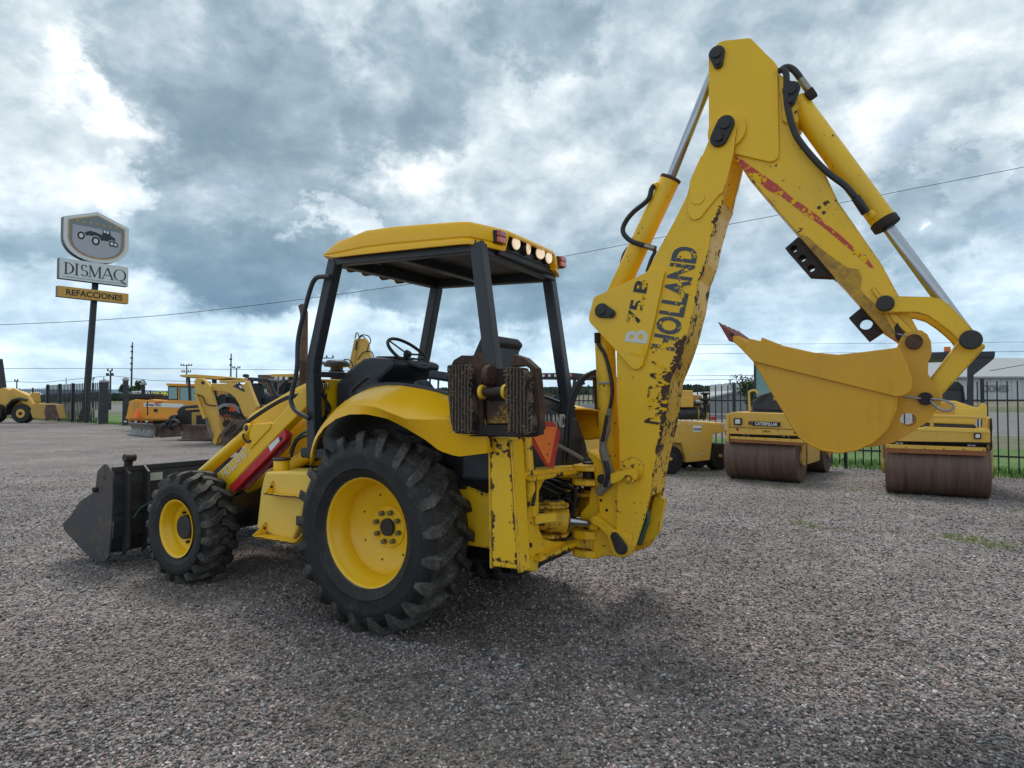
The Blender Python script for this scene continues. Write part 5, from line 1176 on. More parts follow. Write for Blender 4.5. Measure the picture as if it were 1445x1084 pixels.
for v in(.26,-.26): bar('arm_rest',(-.36,v,1.74),(-.02,v,1.79),.06,.07,'plastic',seat,up=(0,0,1),bevel=.02)
lv=box('lever_console',(-.34,.32,1.40),(.10,.58,1.58),'plastic',BH,.04)
bar('lever_boot',(-.02,.45,1.58),(-.15,.45,1.70),.14,.16,'plastic',lv,bevel=.03)
for a in(0,1,2): 
    tube('lever',[(-.62+.05*a,.12-.14*a,1.40),(-.64+.05*a,.12-.14*a,1.62),(-.60,.12-.14*a,1.74)],.010,'black',BH,6); sphere('knob',(-.60,.12-.14*a,1.76),.025,'black',BH)
# --- rear cover with the maker's name, grille, warning triangle
cons=prism('rear_cover',[(0.673,1.472),(0.259,1.477),(-0.549,1.444),(-0.699,1.263),(-0.84,1.003),(-0.839,0.894),(0.673,1.059)],-.90,-.62,'plastic',BH,'x',.02)
cons['label']='dark rear cover panel with pale lettering'
for k in range(9):
    z=1.10+.021*k; box('grille_slat',(-.915,-.62,z),(-.90,.30,z+.010),'black',cons,.002)
def fit_text(o,L,ex,og):
    ex=Vector(ex).normalized(); og=Vector(og)-OFF[0]; xs=[(v.co-og).dot(ex) for v in o.data.vertices]; a,b=min(xs),max(xs); k=L/(b-a)
    for v in o.data.vertices: t_=(v.co-og).dot(ex); v.co+=ex*((t_-a)*k-t_)
    return o
p0=[(0.187,1.38),(-0.32,1.366)]
o=text('lettering','HOLLAND',.145,'text_grey',cons,(-.906,p0[0][0],p0[0][1]),(0,-1,0),(0,0,1),.003,bold=.002)
fit_text(o,p0[0][0]-p0[1][0],(0,-1,0),(-.906,p0[0][0],p0[0][1]))
q=[(-0.348,1.471),(-0.423,1.323)]
box('sticker',(-.907,q[1][0],q[1][1]),(-.9035,q[0][0],q[0][1]),'sticker',cons,0)
prism('side_wing',[(0.075,1.587),(-0.022,1.551),(-0.386,1.464),(-0.385,1.436),(0.24,1.451),(0.24,1.537)],-.86,-.80,'plastic',BH,'x',.01)
sm=prism('warning_triangle',[(0.683,1.455),(0.38,1.446),(0.268,1.369),(0.373,1.138),(0.463,1.146),(0.736,1.372),(0.718,1.432)],-1.165,-1.158,'smv_red',BH,'x',.001)
sm['label']='orange slow vehicle triangle with red border'
prism('triangle_centre',[(0.661,1.419),(0.338,1.408),(0.44,1.175),(0.474,1.177),(0.679,1.378)],-1.170,-1.166,'smv_orange',sm,'x',0)
for a,b in [(0.535,1.372),(0.458,1.301),(0.478,1.235)]: cyl('rivet',(-1.171,a,b),(-1.1745,a,b),.006,'black',sm,8,0)
# --- engine hood, stack, precleaner
hd=[(1.04,1.765),(1.24,1.76),(1.48,1.685),(1.99,1.49),(2.04,1.462),(2.10,1.40),(2.16,1.20),(2.16,1.02),(1.04,1.02)]
hood=prism('engine_hood',hd,-.38,.38,'yellow',BH,bevel=.04); 
for p in hood.data.polygons: p.use_smooth=False
box('grille',(2.16,-.34,1.0),(2.24,.34,1.36),'black',hood,.02)
box('engine_block',(1.05,-.33,.80),(2.35,.33,1.05),'black',BH,.02)
u0=1.86
ex=tube('exhaust_stack',[(u0,-.10,1.50),(u0,-.10,2.38),(u0+.005,-.10,2.46),(u0+.03,-.10,2.53)],.038,'stack',BH,16,smoothp=3)
cyl('muffler_sleeve',(u0,-.10,1.50),(u0,-.10,1.98),.040,'rust',ex,18)
pcn=lathe('air_precleaner',[(1.70,.055),(1.84,.055),(1.845,.07),(1.86,.07),(1.865,.055),(1.895,.058),(1.90,.112),(1.915,.118),(1.935,.112),(1.958,.085),(1.962,.06),(1.963,.0)],'plastic',BH,28,(1.29,0,0),'z')
# --- loader arms
def loader_arm(s):
    v0,v1=(.50,.60) if s>0 else(-.60,-.50)
    top=[(0.981,1.727),(1.177,1.577),(1.414,1.396),(1.465,1.401),(1.664,1.385),(1.712,1.335),(1.72,1.235),(1.886,1.117),(2.183,0.923)]
    low=[(2.053,0.727),(1.992,0.82),(1.272,1.345),(0.962,1.554)]
    o=prism('loader_arm',top+[(2.55,.70),(3.00,.45),(3.10,.32),(3.04,.22),(2.5,.40)]+low,v0,v1,'yellow',BH,bevel=.012)
    sv=s*.60
    # bucket cylinder above the arm
    a=Vector((1.735,s*.55,1.335)); b=Vector((2.60,s*.55,.83)); c2=Vector((2.98,s*.55,.80))
    cy=cyl('bucket_cylinder',a,b,.052,'yellow',BH,20); cyl('rod',b,Vector((3.02,s*.55,.66)),.026,'chrome',cy,16)
    cyl('collar',a+(b-a).normalized()*-.03,a+(b-a).normalized()*.05,.062,'yellow',cy,20)
    cyl('pin',(1.735,s*.49,1.345),(1.735,s*.625,1.345),.028,'pinblack',o,16)
    if s>0:
        cyl('pin_boss',(1.735,.60,1.345),(1.735,.622,1.345),.042,'yellow',o,20)
        prism('bracket',[(1.656,1.379),(1.425,1.393),(1.433,1.353),(1.696,1.162),(1.709,1.328)],.60,.612,'yellow',o,bevel=.003)
    # lift cylinder lower down
    a=Vector((1.05,s*.46,1.15)); b=Vector((1.92,s*.46,.80)); cy=cyl('lift_cylinder',a,b,.058,'yellow',BH,22); cyl('rod',b,Vector((2.35,s*.46,.64)),.028,'chrome',cy,14)
    cyl('end_cap',a-(b-a).normalized()*.06,a+(b-a).normalized()*.03,.066,'black',cy,22)
    return o
la=loader_arm(1); loader_arm(-1)
t0=[(2.062,0.873),(1.723,1.118)]
d=Vector((t0[1][0]-t0[0][0],0,t0[1][1]-t0[0][1])); og=(t0[0][0],.6035,t0[0][1])
o=text('lettering','HOLLAND',.135,'text_white',la,og,d,(d.z,0,-d.x),.002)
o.data.transform(Matrix.Identity(4)); fit_text(o,d.length,d,og)
rb_=prism('safety_bar',[(1.193,1.347),(1.161,1.303),(1.169,1.268),(1.858,0.781),(1.905,0.833)],.62,.66,'red',BH,bevel=.006)
rb_['label']='red lift arm safety bar with worn white sticker'
prism('safety_bar_back',[(1.236,1.352),(1.152,1.312),(1.172,1.218),(1.712,0.815),(1.93,0.781),(1.253,1.262)],.603,.615,'darkred',rb_,bevel=.003)
prism('sticker',[(1.385,1.202),(1.259,1.283),(1.228,1.26),(1.352,1.159)],.661,.663,'sticker',rb_,bevel=0)
s4=[(1.229,1.269)]
sphere('sticker_spot',(s4[0][0],.663,s4[0][1]),.018,'black',rb_,12,(1,.15,1))
for dz in(0,.035): tube('hose',[(1.02,.50,1.60+dz),(1.40,.47,1.60+dz*.5),(1.78,.56,1.40+dz*.5),(1.95,.60,1.27)],.011,'hose',BH,6)
tube('hose',VZ([(0.982,1.345),(1.084,1.313),(1.171,1.252),(1.231,1.143)],.56),.012,'hosegreen',BH,6)
tube('hose',VZ([(0.982,1.304),(1.084,1.278),(1.153,1.217),(1.195,1.116)],.58),.012,'hose',BH,6)
tube('hose_loop',VZ([(1.781,1.296),(1.771,1.259),(1.721,1.224),(1.682,1.237)],.62),.010,'hose',BH,6)
# --- tank with steps
tk=prism('fuel_tank',[(1.174,1.019),(0.51,1.058),(0.604,0.989),(0.855,0.485),(1.276,0.56),(1.232,0.852),(1.203,0.949)],.50,.85,'yellow_pale',BH,bevel=.02)
prism('inner_panel',[(0.816,1.029),(0.793,0.493),(0.857,0.429),(1.188,0.401),(1.197,0.984)],.44,.60,'yellow_old',tk,bevel=.005)
f0=[(1.142,1.003)][0]
cyl('filler_neck',(f0[0],.72,f0[1]-.02),(f0[0],.72,f0[1]+.10),.062,'yellow',tk,28); cyl('filler_cap',(f0[0],.72,f0[1]+.10),(f0[0],.72,f0[1]+.118),.072,'black',tk,28,.006)
def step(pl,z0,dep,name='step'):
    (u0_,z_),(u1_,_)=pl
    V_=[];n=14
    # tray: flat lip with curved side gussets rising to the tank wall
    o=box(name,(min(u0_,u1_),.851,z0-.008),(max(u0_,u1_),.851+dep,z0),'yellow_old',tk,.002)
    for u in(min(u0_,u1_),max(u0_,u1_)):
        g=[(.851,z0),(.851,z0+.09),(.866,z0+.085),(.851+dep*.45,z0+.045),(.851+dep*.8,z0+.014),(.851+dep,z0)]
        p=prism('step_gusset',g,u-.006,u+.006,'yellow_old',tk,'x',0)
        cyl('bolt_hole',(u-.008,.87,z0+.045),(u+.008,.87,z0+.045),.012,'rustdark',tk,8,0)
    lip=[(min(u0_,u1_)+abs(u1_-u0_)*i/24,.851+dep,z0+random.uniform(-.003,.004)) for i in range(25)]
    tube('step_edge',lip,.005,'rust',o,5,smoothp=0)
step([(1.073,0.865),(0.59,0.887)],.865,.085)
step([(1.153,0.522),(0.679,0.55)],.535,.13)
# --- front bucket
sideo=[(3.316,0.984),(3.438,0.909),(3.471,0.717),(3.776,0.59),(3.914,0.461),(4.11,0.336),(4.078,0.28),(3.811,0.169),(3.597,0.082),(3.275,0.062),(3.2,0.122),(3.15,0.523),(3.15,0.906),(3.255,0.982)]
bk=prism('loader_bucket',sideo,1.0,1.02,'bucketside',BH,bevel=.004); bk['label']='black loader bucket resting on the gravel'
prism('side_plate',sideo,-1.02,-1.0,'bucketside',bk,bevel=.004)
us=[p[0] for p in sideo]; um=min(us)
shell=[(um+.22,.93),(um+.04,.92),(um+.02,.80),(um+.03,.62),(um+.0,.45),(um+.02,.30),(um+.10,.17),(um+.28,.11),(um+.50,.16),(um+.86,.33)]
loft('bucket_shell',[[(u,v,z) for u,z in shell] for v in(-1.0,-.5,0,.5,1.0)],'bucketblack',bk,smooth=False,thick=.02)
bar('top_rail',(um+.04,-1.0,.935),(um+.04,1.0,.935),.05,.05,'bucketblack',bk,up=(0,0,1))
bar('back_rib',(um+.0,-1.0,.55),(um+.0,1.0,.55),.04,.05,'bucketblack',bk,up=(0,0,1))
for v in(.90,.72,-.72,-.90): prism('hinge_plate',[(um+.02,.96),(um-.07,.90),(um-.08,.2),(um+.03,.12)],v-.012,v+.012,'bucketblack',bk,bevel=.003)
box('name_plate',(um-.0,.55,.80),(um+.006,.72,.875),'offwhite',bk,0)
for v in(.86,-.35):
    h=cyl('coupler_hook',(um+.02,v-.05,1.04),(um+.02,v+.05,1.04),.038,'pinblack',bk,20); bar('hook_neck',(um+.05,v,.92),(um+.03,v,1.03),.05,.06,'rustdark',h)
cyl('side_bolt',[(3.425,0.734)][0][:1]+(1.02,)+[(3.425,0.734)][0][1:],[(3.425,0.734)][0][:1]+(1.06,)+[(3.425,0.734)][0][1:],.025,'rustdark',bk,12)
cyl('side_hole',[(3.303,0.857)][0][:1]+(1.015,)+[(3.303,0.857)][0][1:],[(3.303,0.857)][0][:1]+(1.0225,)+[(3.303,0.857)][0][1:],.024,'inkplain',bk,14,0)
tube('hose',[(um-.04,.62,.60),(um-.09,.66,.62),(um-.08,.80,.56),(um-.06,.86,.46)],.008,'hosegreen',BH,6)
# --- rear frame
fro=[(0.779,1.152),(0.46,1.138),(0.047,1.118),(-0.309,1.092),(-0.763,1.064),(-1.259,0.941),(-1.251,0.416),(-0.465,0.43),(0.152,0.538),(0.443,0.588),(0.585,0.563),(0.613,0.507),(0.702,0.527),(0.728,0.733),(0.719,0.993),(0.684,1.068),(0.779,1.113)]
frh=[(0.48,1.082),(0.16,1.054),(0.013,1.014),(-0.282,0.961),(-0.469,0.841),(-0.466,0.621),(-0.079,0.573),(0.383,0.65),(0.529,0.701),(0.585,0.769),(0.584,1.008),(0.537,1.052)]
frame=prism('rear_frame',fro,-1.17,-1.04,'yellow_old',BH,'x',.006,[frh]); frame['label']='worn yellow rear frame carrying the digging arm'
bar('rail',(-1.19,.74,1.105),(-1.19,-.6,1.08),.05,.035,'yellow_old',frame,up=(0,0,1))
bar('rail',(-1.19,.66,.60),(-1.19,-.6,.585),.06,.035,'yellow_old',frame,up=(0,0,1))
for v,z in [(0.745,0.949),(0.719,0.694),(0.629,0.606),(0.252,0.646)]: cyl('bolt',(-1.165,v,z),(-1.19,v,z),.016,'rustdark',frame,8)
bx=[(0.788,0.912),(0.506,0.879)]
bar('lug',(-1.17,.66,.84),(-1.24,.50,.84),.035,.06,'yellow_old',frame,up=(0,0,1))
# --- stabilisers
def stabiliser(s):
    y0,y1=(.79,.90) if s>0 else(-.90,-.79)
    lg=prism('stabiliser_leg',[(-1.005,1.36),(-1.022,.582),(-1.20,.59),(-1.145,1.27),(-1.14,1.36)],y0,y1,'yellow_old',BH,bevel=.006)
    lg['label']='worn yellow stabiliser leg folded upright'
    bar('edge_flange',(-1.212,s*.842,.57),(-1.156,s*.842,1.35),.018,.130,'yellow_old',lg)
    bar('edge_flange',(-1.012,s*.842,.57),(-.999,s*.842,1.35),.014,.130,'yellow_old',lg)
    lz=[(-1.008,1.355,-1.138),(-1.012,1.1,-1.158),(-1.018,.85,-1.178),(-1.020,.70,-1.190),(-1.021,.60,-1.198)]
    cols=[[Vector((e0+(e1-e0)*q/12,s*.9015,z)) for e0,z,e1 in [(lz[k//6][0]+(lz[k//6+1][0]-lz[k//6][0])*(k%6)/6,lz[k//6][1]+(lz[k//6+1][1]-lz[k//6][1])*(k%6)/6,lz[k//6][2]+(lz[k//6+1][2]-lz[k//6][2])*(k%6)/6) for k in range(24)]] for q in range(13)]
    loft('painted_side',cols,'yellow_old',lg,smooth=False,wearf=lambda i,k:(.22 if i in(0,12) else (.10 if i in(1,11) else 0))+(.16 if k>21 else 0)+(.10 if k<3 else 0))
    cyl('stabiliser_cylinder',(-1.13,s*.70,1.45),(-1.16,s*.66,.86),.036,'yellow_old',BH,16)
    cyl('pivot',(-1.21,s*.80,.63),(-.98,s*.80,.63),.04,'pinblack',lg,16)
    # pad
    y=s*.99
    pd=prism('stabiliser_pad',[(-0.824,1.41),(-0.84,1.419),(-0.97,1.413),(-0.976,1.439),(-1.237,1.444),(-1.242,1.408),(-1.4,1.415),(-1.418,1.447),(-1.422,1.396),(-1.372,1.379),(-1.256,1.376),(-0.971,1.384),(-0.84,1.385)],*sorted((s*0.98,s*1.035)),'rustdark',BH,bevel=.004)
    pd['label']='flip pad of rusty steel with two laminated rubber blocks'
    prism('pad_plate',[(-0.9,1.781),(-1.214,1.773),(-1.223,1.375),(-0.901,1.366)],*sorted((s*0.95,s*0.975)),'rustdark',pd,bevel=.004)
    prism('pad_side',[(-0.794,1.799),(-0.815,1.833),(-0.874,1.859),(-0.952,1.854),(-0.993,1.873),(-1.019,1.805),(-1.03,1.439),(-1.004,1.405),(-0.963,1.413),(-0.921,1.804),(-0.815,1.807)],*sorted((s*0.95,s*1.02)),'rust',pd,bevel=.004)
    prism('pad_side',[(-1.226,1.839),(-1.245,1.851),(-1.313,1.829),(-1.39,1.766),(-1.416,1.554),(-1.417,1.423),(-1.381,1.399),(-1.349,1.766),(-1.316,1.783),(-1.226,1.778)],*sorted((s*0.95,s*1.02)),'rust',pd,bevel=.004)
    for L in([(-0.819,1.792),(-0.832,1.798),(-0.948,1.798),(-0.979,1.771),(-0.986,1.691),(-0.992,1.624),(-1.005,1.502),(-1.01,1.415),(-0.985,1.389),(-0.865,1.403),(-0.844,1.479),(-0.827,1.625)],[(-1.223,1.768),(-1.25,1.774),(-1.338,1.769),(-1.357,1.745),(-1.37,1.665),(-1.389,1.546),(-1.413,1.42),(-1.388,1.394),(-1.287,1.401),(-1.266,1.429),(-1.25,1.505),(-1.238,1.622)]):
        r_=prism('rubber_block',L,*sorted((s*1.02,s*1.095)),'pad',pd,bevel=.008)
        zs=[p[1] for p in L]; 
        V_=[];F_=[]
        for k in range(130):
            if random.random()<.75:
                z=random.uniform(min(zs)+.01,max(zs)-.01)
                e=[p[0] for p in L]; f=(max(zs)-z)/(max(zs)-min(zs)); u=random.choice([min(e)+.012+(1-f)*0,max(e)-.03*f-.01,max(e)-.028-.02*random.random()])
                u-= 0
            else: u=random.uniform(min(p[0] for p in L)+.02,max(p[0] for p in L)-.02); z=random.uniform(min(zs),max(zs))
            a=Vector((u,s*1.094,z)); dd=Vector((random.gauss(0,1),s*abs(random.gauss(.3,.3)),random.gauss(0,1))).normalized()*random.uniform(.008,.022); sd_=Vector((dd.z,0,-dd.x)).normalized()*.0016
            b_=len(V_); V_+=[a-sd_,a+sd_,a+dd+sd_,a+dd-sd_]; F_.append((b_,b_+1,b_+2,b_+3))
        mesh('frayed_cords',V_,F_,'cord',r_,kind='stuff')
    c0=[(-1.129,1.635)][0]
    px_=cyl('pad_pin',(c0[0]+.085,s*1.05,c0[1]),(c0[0]-.085,s*1.05,c0[1]),.026,'rustdark',pd,16)
    for q in(.08,-.08): cyl('pin_collar',(c0[0]+q+.012,s*1.05,c0[1]),(c0[0]+q-.012,s*1.05,c0[1]),.042,'yellow_old',pd,16)
    cyl('clevis_boss',(c0[0]+.07,s*1.02,c0[1]+.10),(c0[0]+.03,s*1.02,c0[1]+.10),.06,'rust',pd,20)
    prism('pad_lug',[(-1.051,1.582),(-1.209,1.582),(-1.218,1.452),(-1.052,1.449)],*sorted((s*0.975,s*1.01)),'rustpaint',pd,bevel=.003)
stabiliser(1); stabiliser(-1)
# --- swing post
kp=prism('swing_post',[(-1.269,1.232),(-1.285,1.243),(-1.354,1.192),(-1.411,1.168),(-1.437,1.109),(-1.519,1.114),(-1.549,0.945),(-1.547,0.638),(-1.526,0.536),(-1.409,0.529),(-1.346,0.496),(-1.312,0.494),(-1.313,0.727),(-1.315,0.791),(-1.342,0.803),(-1.368,0.825),(-1.358,0.916),(-1.336,1.05),(-1.322,1.156)],-.10,.10,'yellow_old',BH,bevel=.01)
for zc,hh in((1.115,.020),(1.015,.020),(.655,.03),(.525,.025)):
    prism('hinge_knuckle',[(-1.17,.11),(-1.17,-.11),(-1.35,-.11),(-1.35,.11),(-1.28,.135),(-1.2,.13)],zc-hh,zc+hh,'yellow_old',kp,'z',.006)
cyl('hinge_pin',(-1.25,0,.49),(-1.25,0,.70),.045,'pinblack',kp,18); cyl('hinge_pin',(-1.25,0,.985),(-1.25,0,1.15),.045,'pinblack',kp,18)
prism('post_web',[(-1.20,.69),(-1.36,.69),(-1.36,1.0),(-1.29,.98),(-1.27,.86),(-1.21,.80)],-.06,.06,'yellow_old',kp,bevel=.01)
box('lower_block',(-1.33,-.12,.56),(-1.19,.12,.68),'greasy',kp,.01)
kb=[(-1.409,1.054)][0]
cyl('pivot_boss',(kb[0],.10,kb[1]),(kb[0],.135,kb[1]),.05,'yellow_old',kp,24); cyl('pivot_pin',(kb[0],.13,kb[1]),(kb[0],.15,kb[1]),.034,'pinblack',kp,20)
for a,b in [(-1.384,0.903),(-1.426,0.84)]: cyl('hole',(a,.098,b),(a,.1015,b),.011,'inkplain',kp,12,0)
def tear(c,d,r1,r2,n=10):
    # teardrop outline around two circles
    c=Vector(c);d=Vector(d); ax=(d-c).normalized(); a0=math.atan2(ax.y,ax.x); P=[]
    for i in range(n+1): a=a0+math.pi/2+math.pi*i/n; P.append((c.x+r1*math.cos(a),c.y+r1*math.sin(a)))
    for i in range(n+1): a=a0-math.pi/2+math.pi*i/n; P.append((d.x+r2*math.cos(a),d.y+r2*math.sin(a)))
    return P
def pin_cover(parent,a,b,r1,r2,v,mat='pinblack',th=.022):
    o=prism('pin_cover',tear(a,b,r1,r2),v,v+th,mat,parent,bevel=.006)
    cyl('pin_head',(a[0],v+th,a[1]),(a[0],v+th+.010,a[1]),r1*.62,mat,parent,20); cyl('bolt_head',(b[0],v+th,b[1]),(b[0],v+th+.014,b[1]),r2*.55,mat,parent,6)
    return o
prism('lower_lug',[(-1.336,0.8),(-1.374,0.799),(-1.456,0.746),(-1.547,0.708),(-1.606,0.687),(-1.63,0.625),(-1.62,0.577),(-1.556,0.546),(-1.496,0.552),(-1.466,0.624),(-1.456,0.675),(-1.395,0.73),(-1.335,0.752)],.115,.165,'yellow_old',kp,bevel=.008)
L=[(-1.559,0.616),(-1.517,0.685)]
pin_cover(kp,L[0],L[1],.045,.030,.166)
hk=prism('boom_latch',[(-1.491,1.096),(-1.561,1.131),(-1.62,1.144),(-1.659,1.143),(-1.685,1.129),(-1.691,1.104),(-1.677,1.071),(-1.654,1.048),(-1.637,1.052),(-1.637,1.066),(-1.644,1.076),(-1.632,1.093),(-1.61,1.094),(-1.59,1.079),(-1.561,1.054),(-1.496,1.026)],.172,.198,'yellow_old',kp,bevel=.005)
lp=[(-1.615,1.073)][0]; cyl('latch_pin',(lp[0],.14,lp[1]),(lp[0],.19,lp[1]),.019,'yellow_old',kp,16)
# swing cylinders
for s in(1,-1):
    a=Vector((-1.00,s*.36,.80)); b=Vector((-1.20,s*.235,.765)); c_=Vector((-1.335,s*.09,.74))
    sc=cyl('swing_cylinder',a,b,.088,'greasy',BH,28,.022); cyl('cylinder_band',a+(b-a)*.45,a+(b-a)*.6,.094,'greasy',sc,28,.006); cyl('gland',b-(b-a).normalized()*.02,b+(b-a).normalized()*.012,.05,'pinblack',sc,20)
    cyl('rod',b,c_,.026,'chrome',sc,16); box('rod_eye',(c_.x-.04,c_.y-.045,c_.z-.045),(c_.x+.03,c_.y+.045,c_.z+.045),'yellow_old',sc,.015)
    for dz in(-.03,.035): tube('port_pipe',[a+Vector((.1,.05*s,dz)),a+Vector((-.05,.09*s,dz)),a+Vector((-.12,.06*s,dz))],.014,'black',sc,8)
for sy in(1,-1): prism('swing_mount',[(-1.02,sy*.46),(-1.02,sy*.16),(-1.10,sy*.15)]+[(-1.13+.10*math.cos(q),sy*(.30+.11*math.sin(q))) for q in(-1.9,-2.4,-2.9,-3.4,-3.9,-4.3)]+[(-1.10,sy*.44)],.865,.888,'greasy',frame,'z',.008)
for sy in(1,-1): cyl('swing_boss',(-1.13,sy*.30,.885),(-1.13,sy*.30,.905),.07,'greasy',frame,24,.006); cyl('swing_pin',(-1.13,sy*.30,.90),(-1.13,sy*.30,.915),.035,'pinblack',frame,16)
prism('swing_mount',[(-1.02,.40),(-1.02,-.40),(-1.12,-.36),(-1.20,-.25),(-1.16,-.12),(-1.16,.12),(-1.20,.25),(-1.14,.36)],.655,.68,'greasy',frame,'z',.008)
for k in range(9):
    v=.34-.075*k; tube('hose',[(-.80,v,.98-.02*(k%3)),(-.98,v-.05,.90-.03*(k%2)),(-1.06,v-.12,.80+.04*(k%3)),(-1.02,v-.2,.70)],.011+.003*(k%2),'hose',BH,6)
tube('hose',[(-1.16,.18,1.02),(-1.20,.16,.98),(-1.20,.10,.97),(-1.17,.08,1.0),(-1.16,.12,1.04)],.007,'hose',BH,6)
tube('pipe',[(-1.10,.02,.70),(-1.14,.0,.85),(-1.13,-.02,1.0)],.016,'pinblack',BH,8)
box('valve_block',(-1.0,.02,.70),(-.9,.34,.98),'black',frame,.015)
for v_,z_,w_ in((.52,.60,.10),(.30,.59,.16),(.02,.585,.12),(.66,.98,.05),(.40,1.10,.12)): 
    V_=[];n_=14
    for i in range(n_+1): V_+=[(-1.2205,v_-w_/2+w_*i/n_,z_-.018+random.uniform(-.006,.008)),(-1.2205,v_-w_/2+w_*i/n_,z_+random.uniform(-.016,.014))]
    mesh('rust_patch',V_,[(2*i,2*i+1,2*i+3,2*i+2) for i in range(n_)],'rustdark',frame)
prism('far_lobe',[(-0.193,0.784),(-0.423,0.784),(-0.586,0.75),(-0.613,0.655),(-0.193,0.71)],-1.06,-1.02,'yellow_old',frame,'x',.008)
for k in range(6):
    v=.30-.13*k; tube('hose',[(-.92,v,1.02),(-1.05,v-.03,.98),(-1.10,v-.1,.93),(-1.0,v-.22,.88)],.013,'hose',BH,6)
# --- boom
gus=[(-1.364,2.29),(-1.326,2.156),(-1.334,2.121),(-1.527,1.914),(-1.633,1.799),(-1.655,1.789),(-1.68,1.791),(-1.704,1.809),(-1.738,1.905),(-1.787,2.091),(-1.85,2.376),(-1.862,2.411),(-1.843,2.434),(-1.803,2.443),(-1.765,2.435),(-1.604,2.373),(-1.499,2.335),(-1.38,2.298)]
front=[(-2.144,3.227),(-2.101,3.128),(-2.092,3.126),(-2.017,2.973),(-2.02,2.954),(-2.001,2.887),(-1.925,2.746),(-1.821,2.578),(-1.744,2.446),(-1.571,2.179),(-1.52,1.915),(-1.522,1.756),(-1.525,1.611),(-1.536,1.374),(-1.54,1.138),(-1.517,0.948),(-1.513,0.707)]
rearl=[(-2.304,3.187),(-2.288,3.103),(-2.253,2.96),(-2.222,2.811),(-2.191,2.75),(-2.147,2.597),(-2.115,2.452),(-2.07,2.338),(-2.04,2.166),(-1.987,1.968),(-1.941,1.837),(-1.885,1.709),(-1.866,1.564),(-1.837,1.404),(-1.788,1.216),(-1.764,1.077),(-1.747,0.966),(-1.7,0.797),(-1.631,0.591)]
tip=[(-2.144,3.227),(-2.15,3.253),(-2.183,3.317),(-2.201,3.337),(-2.231,3.348),(-2.261,3.343),(-2.286,3.323),(-2.306,3.292),(-2.312,3.26),(-2.304,3.187)]
botc=[(-1.631,0.588),(-1.587,0.557),(-1.542,0.547),(-1.502,0.584),(-1.513,0.707)]
out=tip+rearl[1:]+botc[1:-1]+list(reversed(front))[0:-1]
boom=prism('boom',out,.12,.14,'yellow_old',BH,bevel=.003); boom['label']='tall yellow boom with worn lettering and paint rubbed off its rear edge'
farp=[(-1.695,1.219),(-1.751,0.989),(-1.743,0.915),(-1.691,0.643),(-1.655,0.583),(-1.552,0.529)]
far_out=tip+rearl[1:14]+[(p[0],p[1]) for p in [(-1.744,1.075),(-1.753,0.989),(-1.743,0.915),(-1.691,0.643),(-1.655,0.583),(-1.552,0.529),(-1.479,0.535)]]+list(reversed(front[:-1]))[0:-1]
prism('far_side_plate',far_out,-.14,-.12,'yellow_old',boom,bevel=.003)
core=rearl[4:14]+[(-1.687,0.961),(-1.544,0.95)]+list(reversed(front[4:15]))
prism('boom_core',core,-.118,.118,'yellow_old',boom,bevel=0)
NR=70
rl=resample(VZ(rearl[3:],.1415),NR); fl=resample(VZ(front[2:],.1415),NR)
def wf(j,t_):   # j along boom (0 top) ; t_ 0 rear edge .. 1 front edge
    z=rl[j].z; a=0
    k=max(0,1-abs(z-1.62)/.95)
    d=t_*.5
    nz=noise.noise(Vector((z*5,3.1,0)))
    if z<2.6: a=max(0,(.33+.50*nz)*k*1.3-d*6.0*(1.25-k*.5))
    a=max(a,max(0,.20-d*6))
    a+=max(0,.10-(.5-d)*4)
    return a
K=26
curves=[[rl[j].lerp(fl[j],(k/(K-1))**1.3) for j in range(NR)] for k in range(K)]
sp=loft('painted_side',curves,'yellow_old',boom,smooth=False,wearf=lambda i,j:wf(j,(i/(K-1))**1.3)); 
K2=8
rr=resample(VZ(rearl[3:17],0),NR)
curves=[[Vector((rr[j].x-.0015,.14-.28*k/(K2-1),rr[j].z)) for j in range(NR)] for k in range(K2)]
def wr(i,j):
    e=min(i,K2-1-i)/(K2/2); z=rr[j].z
    return (.05 if z<2.3 else .0)+(.13*(1-e))
loft('rear_plate',curves,'yellow_old',boom,smooth=False,wearf=wr,thick=.003)
prism('closing_plate',[(-1.71,0.945),(-1.778,0.922),(-1.738,0.702),(-1.699,0.641),(-1.619,0.594)],-.118,-.05,'yellow_old',boom,bevel=.004)
tube('hose',[(-1.62,.03,.62),(-1.66,.02,.72),(-1.68,.0,.80),(-1.64,-.02,.95)],.018,'hosegreen',BH,8); tube('hose',[(-1.60,-.04,.60),(-1.63,-.05,.74),(-1.62,-.05,.92)],.02,'hose',BH,8)
for s in(1,-1):
    y=sorted((s*.142,s*.165)); prism('gusset_plate',gus,*y,'yellow_old' if s<0 else 'yellow',boom,bevel=.004)
L=[(-1.43,2.193),(-1.497,2.167)]
pin_cover(boom,L[0],L[1],.050,.030,.166)
fork=[(-2.148,3.222),(-2.155,3.248),(-2.188,3.312),(-2.205,3.33),(-2.233,3.341),(-2.263,3.336),(-2.288,3.317),(-2.308,3.288),(-2.312,3.256),(-2.306,3.227),(-2.29,3.099),(-2.255,2.957),(-2.225,2.87),(-2.199,2.852),(-2.106,2.754),(-2.085,2.728),(-2.047,2.721),(-2.018,2.748),(-2.007,2.781),(-2.024,2.941),(-2.02,2.967),(-2.097,3.121),(-2.106,3.124)]
for s in(1,-1): prism('fork_plate',fork,*sorted((s*.142,s*.154)),'yellow',boom,bevel=.003)
bc=[(-2.072,2.859)][0]; cyl('round_boss',(bc[0],.15,bc[1]),(bc[0],.160,bc[1]),.045,'yellow',boom,28,.003)
L=[(-2.247,3.281),(-2.209,3.205)]
pin_cover(boom,L[0],L[1],.055,.055,.155)
